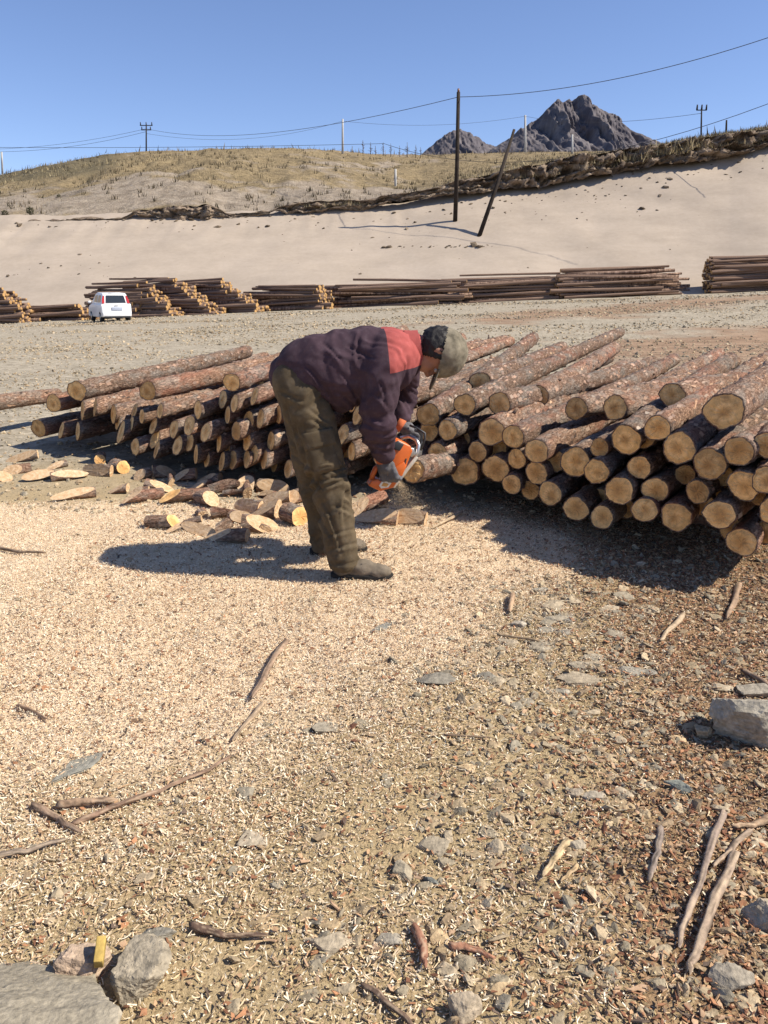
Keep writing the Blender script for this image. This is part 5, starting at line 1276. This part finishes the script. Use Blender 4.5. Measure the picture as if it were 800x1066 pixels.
# ------------------------------------------------------------------ poles, wires, trees
POLE = plain('tarred_pole', (.035, .026, .02), .9, .2, wear=.4, scale=3); CONC = plain('concrete_pole', (.42, .41, .39), .9, .2, wear=.15, scale=2); WIREM = plain('black_wire', (.05, .05, .055), .6)
bp = on_sand(474, 232); tp = P(477.5, 96, bp[1])
root = empty('utility_pole', bp - np.array([0, 0, .3])); tag(root, 'tall dark wooden pole standing upright in the sand', 'utility pole')
h_ = tp - bp + np.array([0, 0, .3])
t = tube([(0, 0, 0), h_*.5 + np.array([.03, 0, 0]), h_], [.16, .14, .12], 10); add('pole', t[0], t[1], POLE, root)
t = tube([h_ + [0, 0, -.02], h_ + [0, 0, .22]], [.09, .07], 8); add('insulator', t[0], t[1], plain('brown_porcelain', (.2, .09, .05), .3), root)
bl = on_sand(499, 247); tl_ = P(535.5, 135, bl[1] + 2.2)
root2 = empty('utility_pole', bl); tag(root2, 'dark pole leaning to the right beside the upright one', 'utility pole')
h2 = tl_ - bl; t = tube([-h2*.03, h2*.5 + np.array([.05, 0, -.05]), h2], [.15, .13, .09], 10); add('pole', t[0], t[1], POLE, root2)
tops = {}
def far_pole(px, py0, py1, D, r, m, label, arms=0, lean=0.0, aw=1.0):
    b = P(px, py1, D); tpt = P(px + lean, py0, D); h = tpt - b
    ro = empty('utility_pole', b); tag(ro, label, 'utility pole')
    t = tube([-h*.15, h*.5, h], [r, r*.9, r*.75], 8); add('pole', t[0], t[1], m, ro)
    for k in range(arms):
        z = h*(.98 - .16*k); t = tube([z + np.array([-.95 + .2*k, 0, 0])*aw, z + np.array([.95 - .2*k, 0, 0])*aw], r*.55, 6); ca = add('crossarm', t[0], t[1], m, ro)
        for x in ((-.85 + .2*k)*aw, 0, (.85 - .2*k)*aw):
            t = tube([z + np.array([x, 0, .03]), z + np.array([x, 0, .45])], [.09, .06], 6); add('insulator', t[0], t[1], m, ca)
    tops[px] = tpt
far_pole(152.5, 130, 159, 128, .12, POLE, 'far pole with two crossarms on the left hill crest', 2, .0)
far_pole(3, 158, 184, 132, .17, CONC, 'thin pale pole at the far left frame edge', 0, -1)
far_pole(357, 124, 159, 130, .18, CONC, 'pale concrete pole on the hill crest above the man', 0)
far_pole(547, 120, 160, 132, .2, CONC, 'pale tall pole in front of the dark mountain', 0)
far_pole(596, 140, 166, 120, .17, CONC, 'short pale pole right of the mountain pole', 0)
far_pole(412, 176, 200, 88, .14, CONC, 'short pale post on the grass slope above the sand', 0)
far_pole(730, 114, 146, 78, .085, POLE, 'dark pole with insulators on the right above the earth ledge', 1, .6, .5)
far_pole(756, 125, 142, 76, .10, POLE, 'short dark post near the right frame edge above the ledge', 0, .6)
def wire(pts, r, label, sag=None):
    P3 = [P(*q) for q in pts]; out = []
    for i in range(len(P3) - 1):
        for k in range(24):
            f = k/24; p = P3[i]*(1-f) + P3[i+1]*f; p = p - np.array([0, 0, (sag[i] if sag else 0)*4*f*(1-f)]); out.append(p)
    out.append(P3[-1]); V, F = tube(out, r, 5); o = add('power_line', V, F, WIREM); tag(o, label, 'power line')
DP = bp[1]
wire([(-60, 155, 135), (152.5, 134, 128), (477.5, 101, DP), (860, 18, 48)], .021, 'upper wire running over the top of the tall pole', [1.0, 1.6, .9])
wire([(-60, 153, 95), (400, 149.5, 92), (860, 84, 56)], .022, 'lower wire sagging across in front of the mountain', [.2, 3.2])
wire([(-60, 157, 120), (3, 158, 131.8), (152.5, 137, 128)], .022, 'thin wire between the two far left poles', [.3, .6])
wire([(152.5, 139, 128), (357, 126, 130), (547, 121, 132), (730, 118, 78)], .018, 'faint thin wire along the far poles', [1.6, .9, .8])
BRANCH = plain('bare_branch', (.11, .085, .07), .95, .1, wear=.3)
def small_tree(px, py_base, hpx, D, label, leafy=False, grp=None, seed=0):
    rg = np.random.default_rng(seed); b = P(px, py_base, D); hh = hpx*D/FPX
    ro = empty('shrub' if leafy else 'bare_tree', b); tag(ro, label, 'shrub' if leafy else 'tree', grp)
    t = tube([(0, 0, -.4), (.02*hh, 0, hh*.5), (0, 0, hh*.97)], [.035*hh, .025*hh, .008*hh], 6); add('trunk', t[0], t[1], BRANCH, ro)
    if not leafy:
        pr = []
        for k in range(26):
            z = rg.uniform(.22, .95)*hh; a = rg.uniform(0, 6.28); L = (1.05 - z/hh)*hh*.34*rg.uniform(.6, 1.1)
            pr.append(tube([(0, 0, z), (L*math.cos(a), L*math.sin(a), z + L*rg.uniform(.1, .6))], [.012*hh, .005*hh], 4))
        V, F = join(pr); add('crown', V, F, BRANCH, ro)
    else:
        n = 420; q = rg.normal(size=(n, 3)); q /= np.linalg.norm(q, axis=1)[:, None]; rr = rg.uniform(.45, 1, n)**.6*(1 + .3*fbm(q[:, 0]*2.2, q[:, 1]*2.2, q[:, 2]*2.2, seed, 2))
        c = q*rr[:, None]*np.array([.42, .42, .5])*hh + [0, 0, hh*.52]; Vs = []; s = .07*hh
        for k in range(n):
            u = rg.normal(size=3); v = rg.normal(size=3); Vs += [c[k] + u*s*.6, c[k] + v*s*.6, c[k] - u*s*.5, c[k] - v*s*.5]
        Fq = np.arange(4*n).reshape(n, 4); tt = np.repeat(np.array([[.075, .075, .035], [.1, .09, .045], [.055, .06, .03]])[rg.integers(3, size=n)], 4, 0)
        add('crown', Vs, Fq, DRYGRASS, ro, smooth=False, tint=tt)
for k, (px, hp) in enumerate(((338, 8), (367, 9), (378, 14), (386, 12), (391, 9), (399, 12), (407, 11), (416, 9), (424, 12), (433, 10), (438, 8), (261, 6), (565, 9), (520, 8), (533, 7))):
    small_tree(px, 162, hp, 138 if px < 450 else 131, 'small bare tree on the skyline of the grassy hill', False, 'bare trees along the skyline', 500 + k)
for k, (px, py, hp) in enumerate(((22, 186, 7), (37, 184, 8), (47, 183, 9), (57, 181, 8), (66, 181, 7), (77, 180, 7), (90, 177, 7), (100, 178, 7), (62, 206, 5), (6, 226, 8), (32, 222, 8), (14, 235, 7))):
    b = P(px, py, 118 if py < 200 else 70)
    small_tree(px, py + 2, hp, 118 if py < 200 else (74 if py < 210 else 64.2), 'small dark green shrub on the left side of the hill' if py < 200 else 'dry olive shrub at the foot of the hill above the sand', True, 'shrubs on the left hill' if py < 200 else 'shrubs at the hill foot', 540 + k)
# grass blades over the hill and weeds along the crest and the ledge
def blades(name, base, hgt, cols, label):
    n = len(base); a = rng.uniform(0, 6.28, n); w = hgt*.10; le = rng.normal(0, .3, (n, 2))*hgt[:, None]
    d = np.stack([np.cos(a)*w, np.sin(a)*w, 0*a], -1); tip = base + np.stack([le[:, 0], le[:, 1], hgt], -1)
    V = np.stack([base - d, base + d, tip], 1).reshape(-1, 3); t = np.repeat(cols[rng.integers(len(cols), size=n)]*rng.uniform(.75, 1.15, (n, 1)), 3, 0)
    o = add(name, V, np.arange(3*n).reshape(n, 3), DRYGRASS, smooth=False, tint=t); tag(o, label, 'grass', None, 'stuff')
GC = np.array([[.36, .28, .155], [.27, .21, .115], [.44, .36, .21], [.15, .12, .07]])
ii = rng.integers(2, nr, 60000); jj = rng.integers(20, len(pc) - 1, 60000)
bs = VH[:PC.size].reshape(nr, len(pc), 3)[ii, jj] + np.stack([rng.normal(0, .5, 60000), rng.normal(0, .5, 60000), np.full(60000, -.05)], -1)
blades('grass', bs, rng.uniform(.10, .32, 60000)*np.clip(fbm(bs[:, 0]*.1, bs[:, 1]*.1, 0, 161, 3)*.8 + .8, .25, 1.5), GC, 'dry yellow grass over the hill')
ii = np.repeat(rng.integers(2, nr, 1300), 9); jj = np.repeat(rng.integers(20, len(pc) - 1, 1300), 9)
bs = VH[:PC.size].reshape(nr, len(pc), 3)[ii, jj] + rng.normal(0, .16, (len(ii), 3))*[1, 1, .0] - [0, 0, .05]
blades('weeds', bs, rng.uniform(.15, .55, len(ii)), np.array([[.1, .08, .05], [.16, .12, .07], [.075, .065, .04]]), 'dark scrubby tufts dotted over the grassy hill')
jj = rng.integers(20, len(pc)-1, 3500); bs = VH[:PC.size].reshape(nr, len(pc), 3)[nr-1 - rng.integers(0, 3, 3500), jj] + rng.normal(0, .3, (3500, 3))*[1, 1, .1]
blades('weeds', bs, rng.gamma(1.6, .13, 3500).clip(.06, 1.0), np.array([[.13, .1, .065], [.22, .17, .1], [.3, .23, .13]]), 'dry weeds standing along the hill skyline')
k = rng.integers(300, 900, 9000); kk = rows - 1 - rng.integers(0, 3, 9000); LE = np.stack([XE, YE, ZE], -1)
bs = LE[kk, k] + rng.normal(0, .15, (9000, 3))*[1, 1, .2]; cl_ = np.clip(fbm(bs[:, 0]*.25, 0, 0, 165, 3) + .35, .1, 1.3)
blades('weeds', bs, rng.gamma(2.0, .10, 9000).clip(.05, .8)*cl_, GC, 'dry weeds growing on top of the earth ledge')
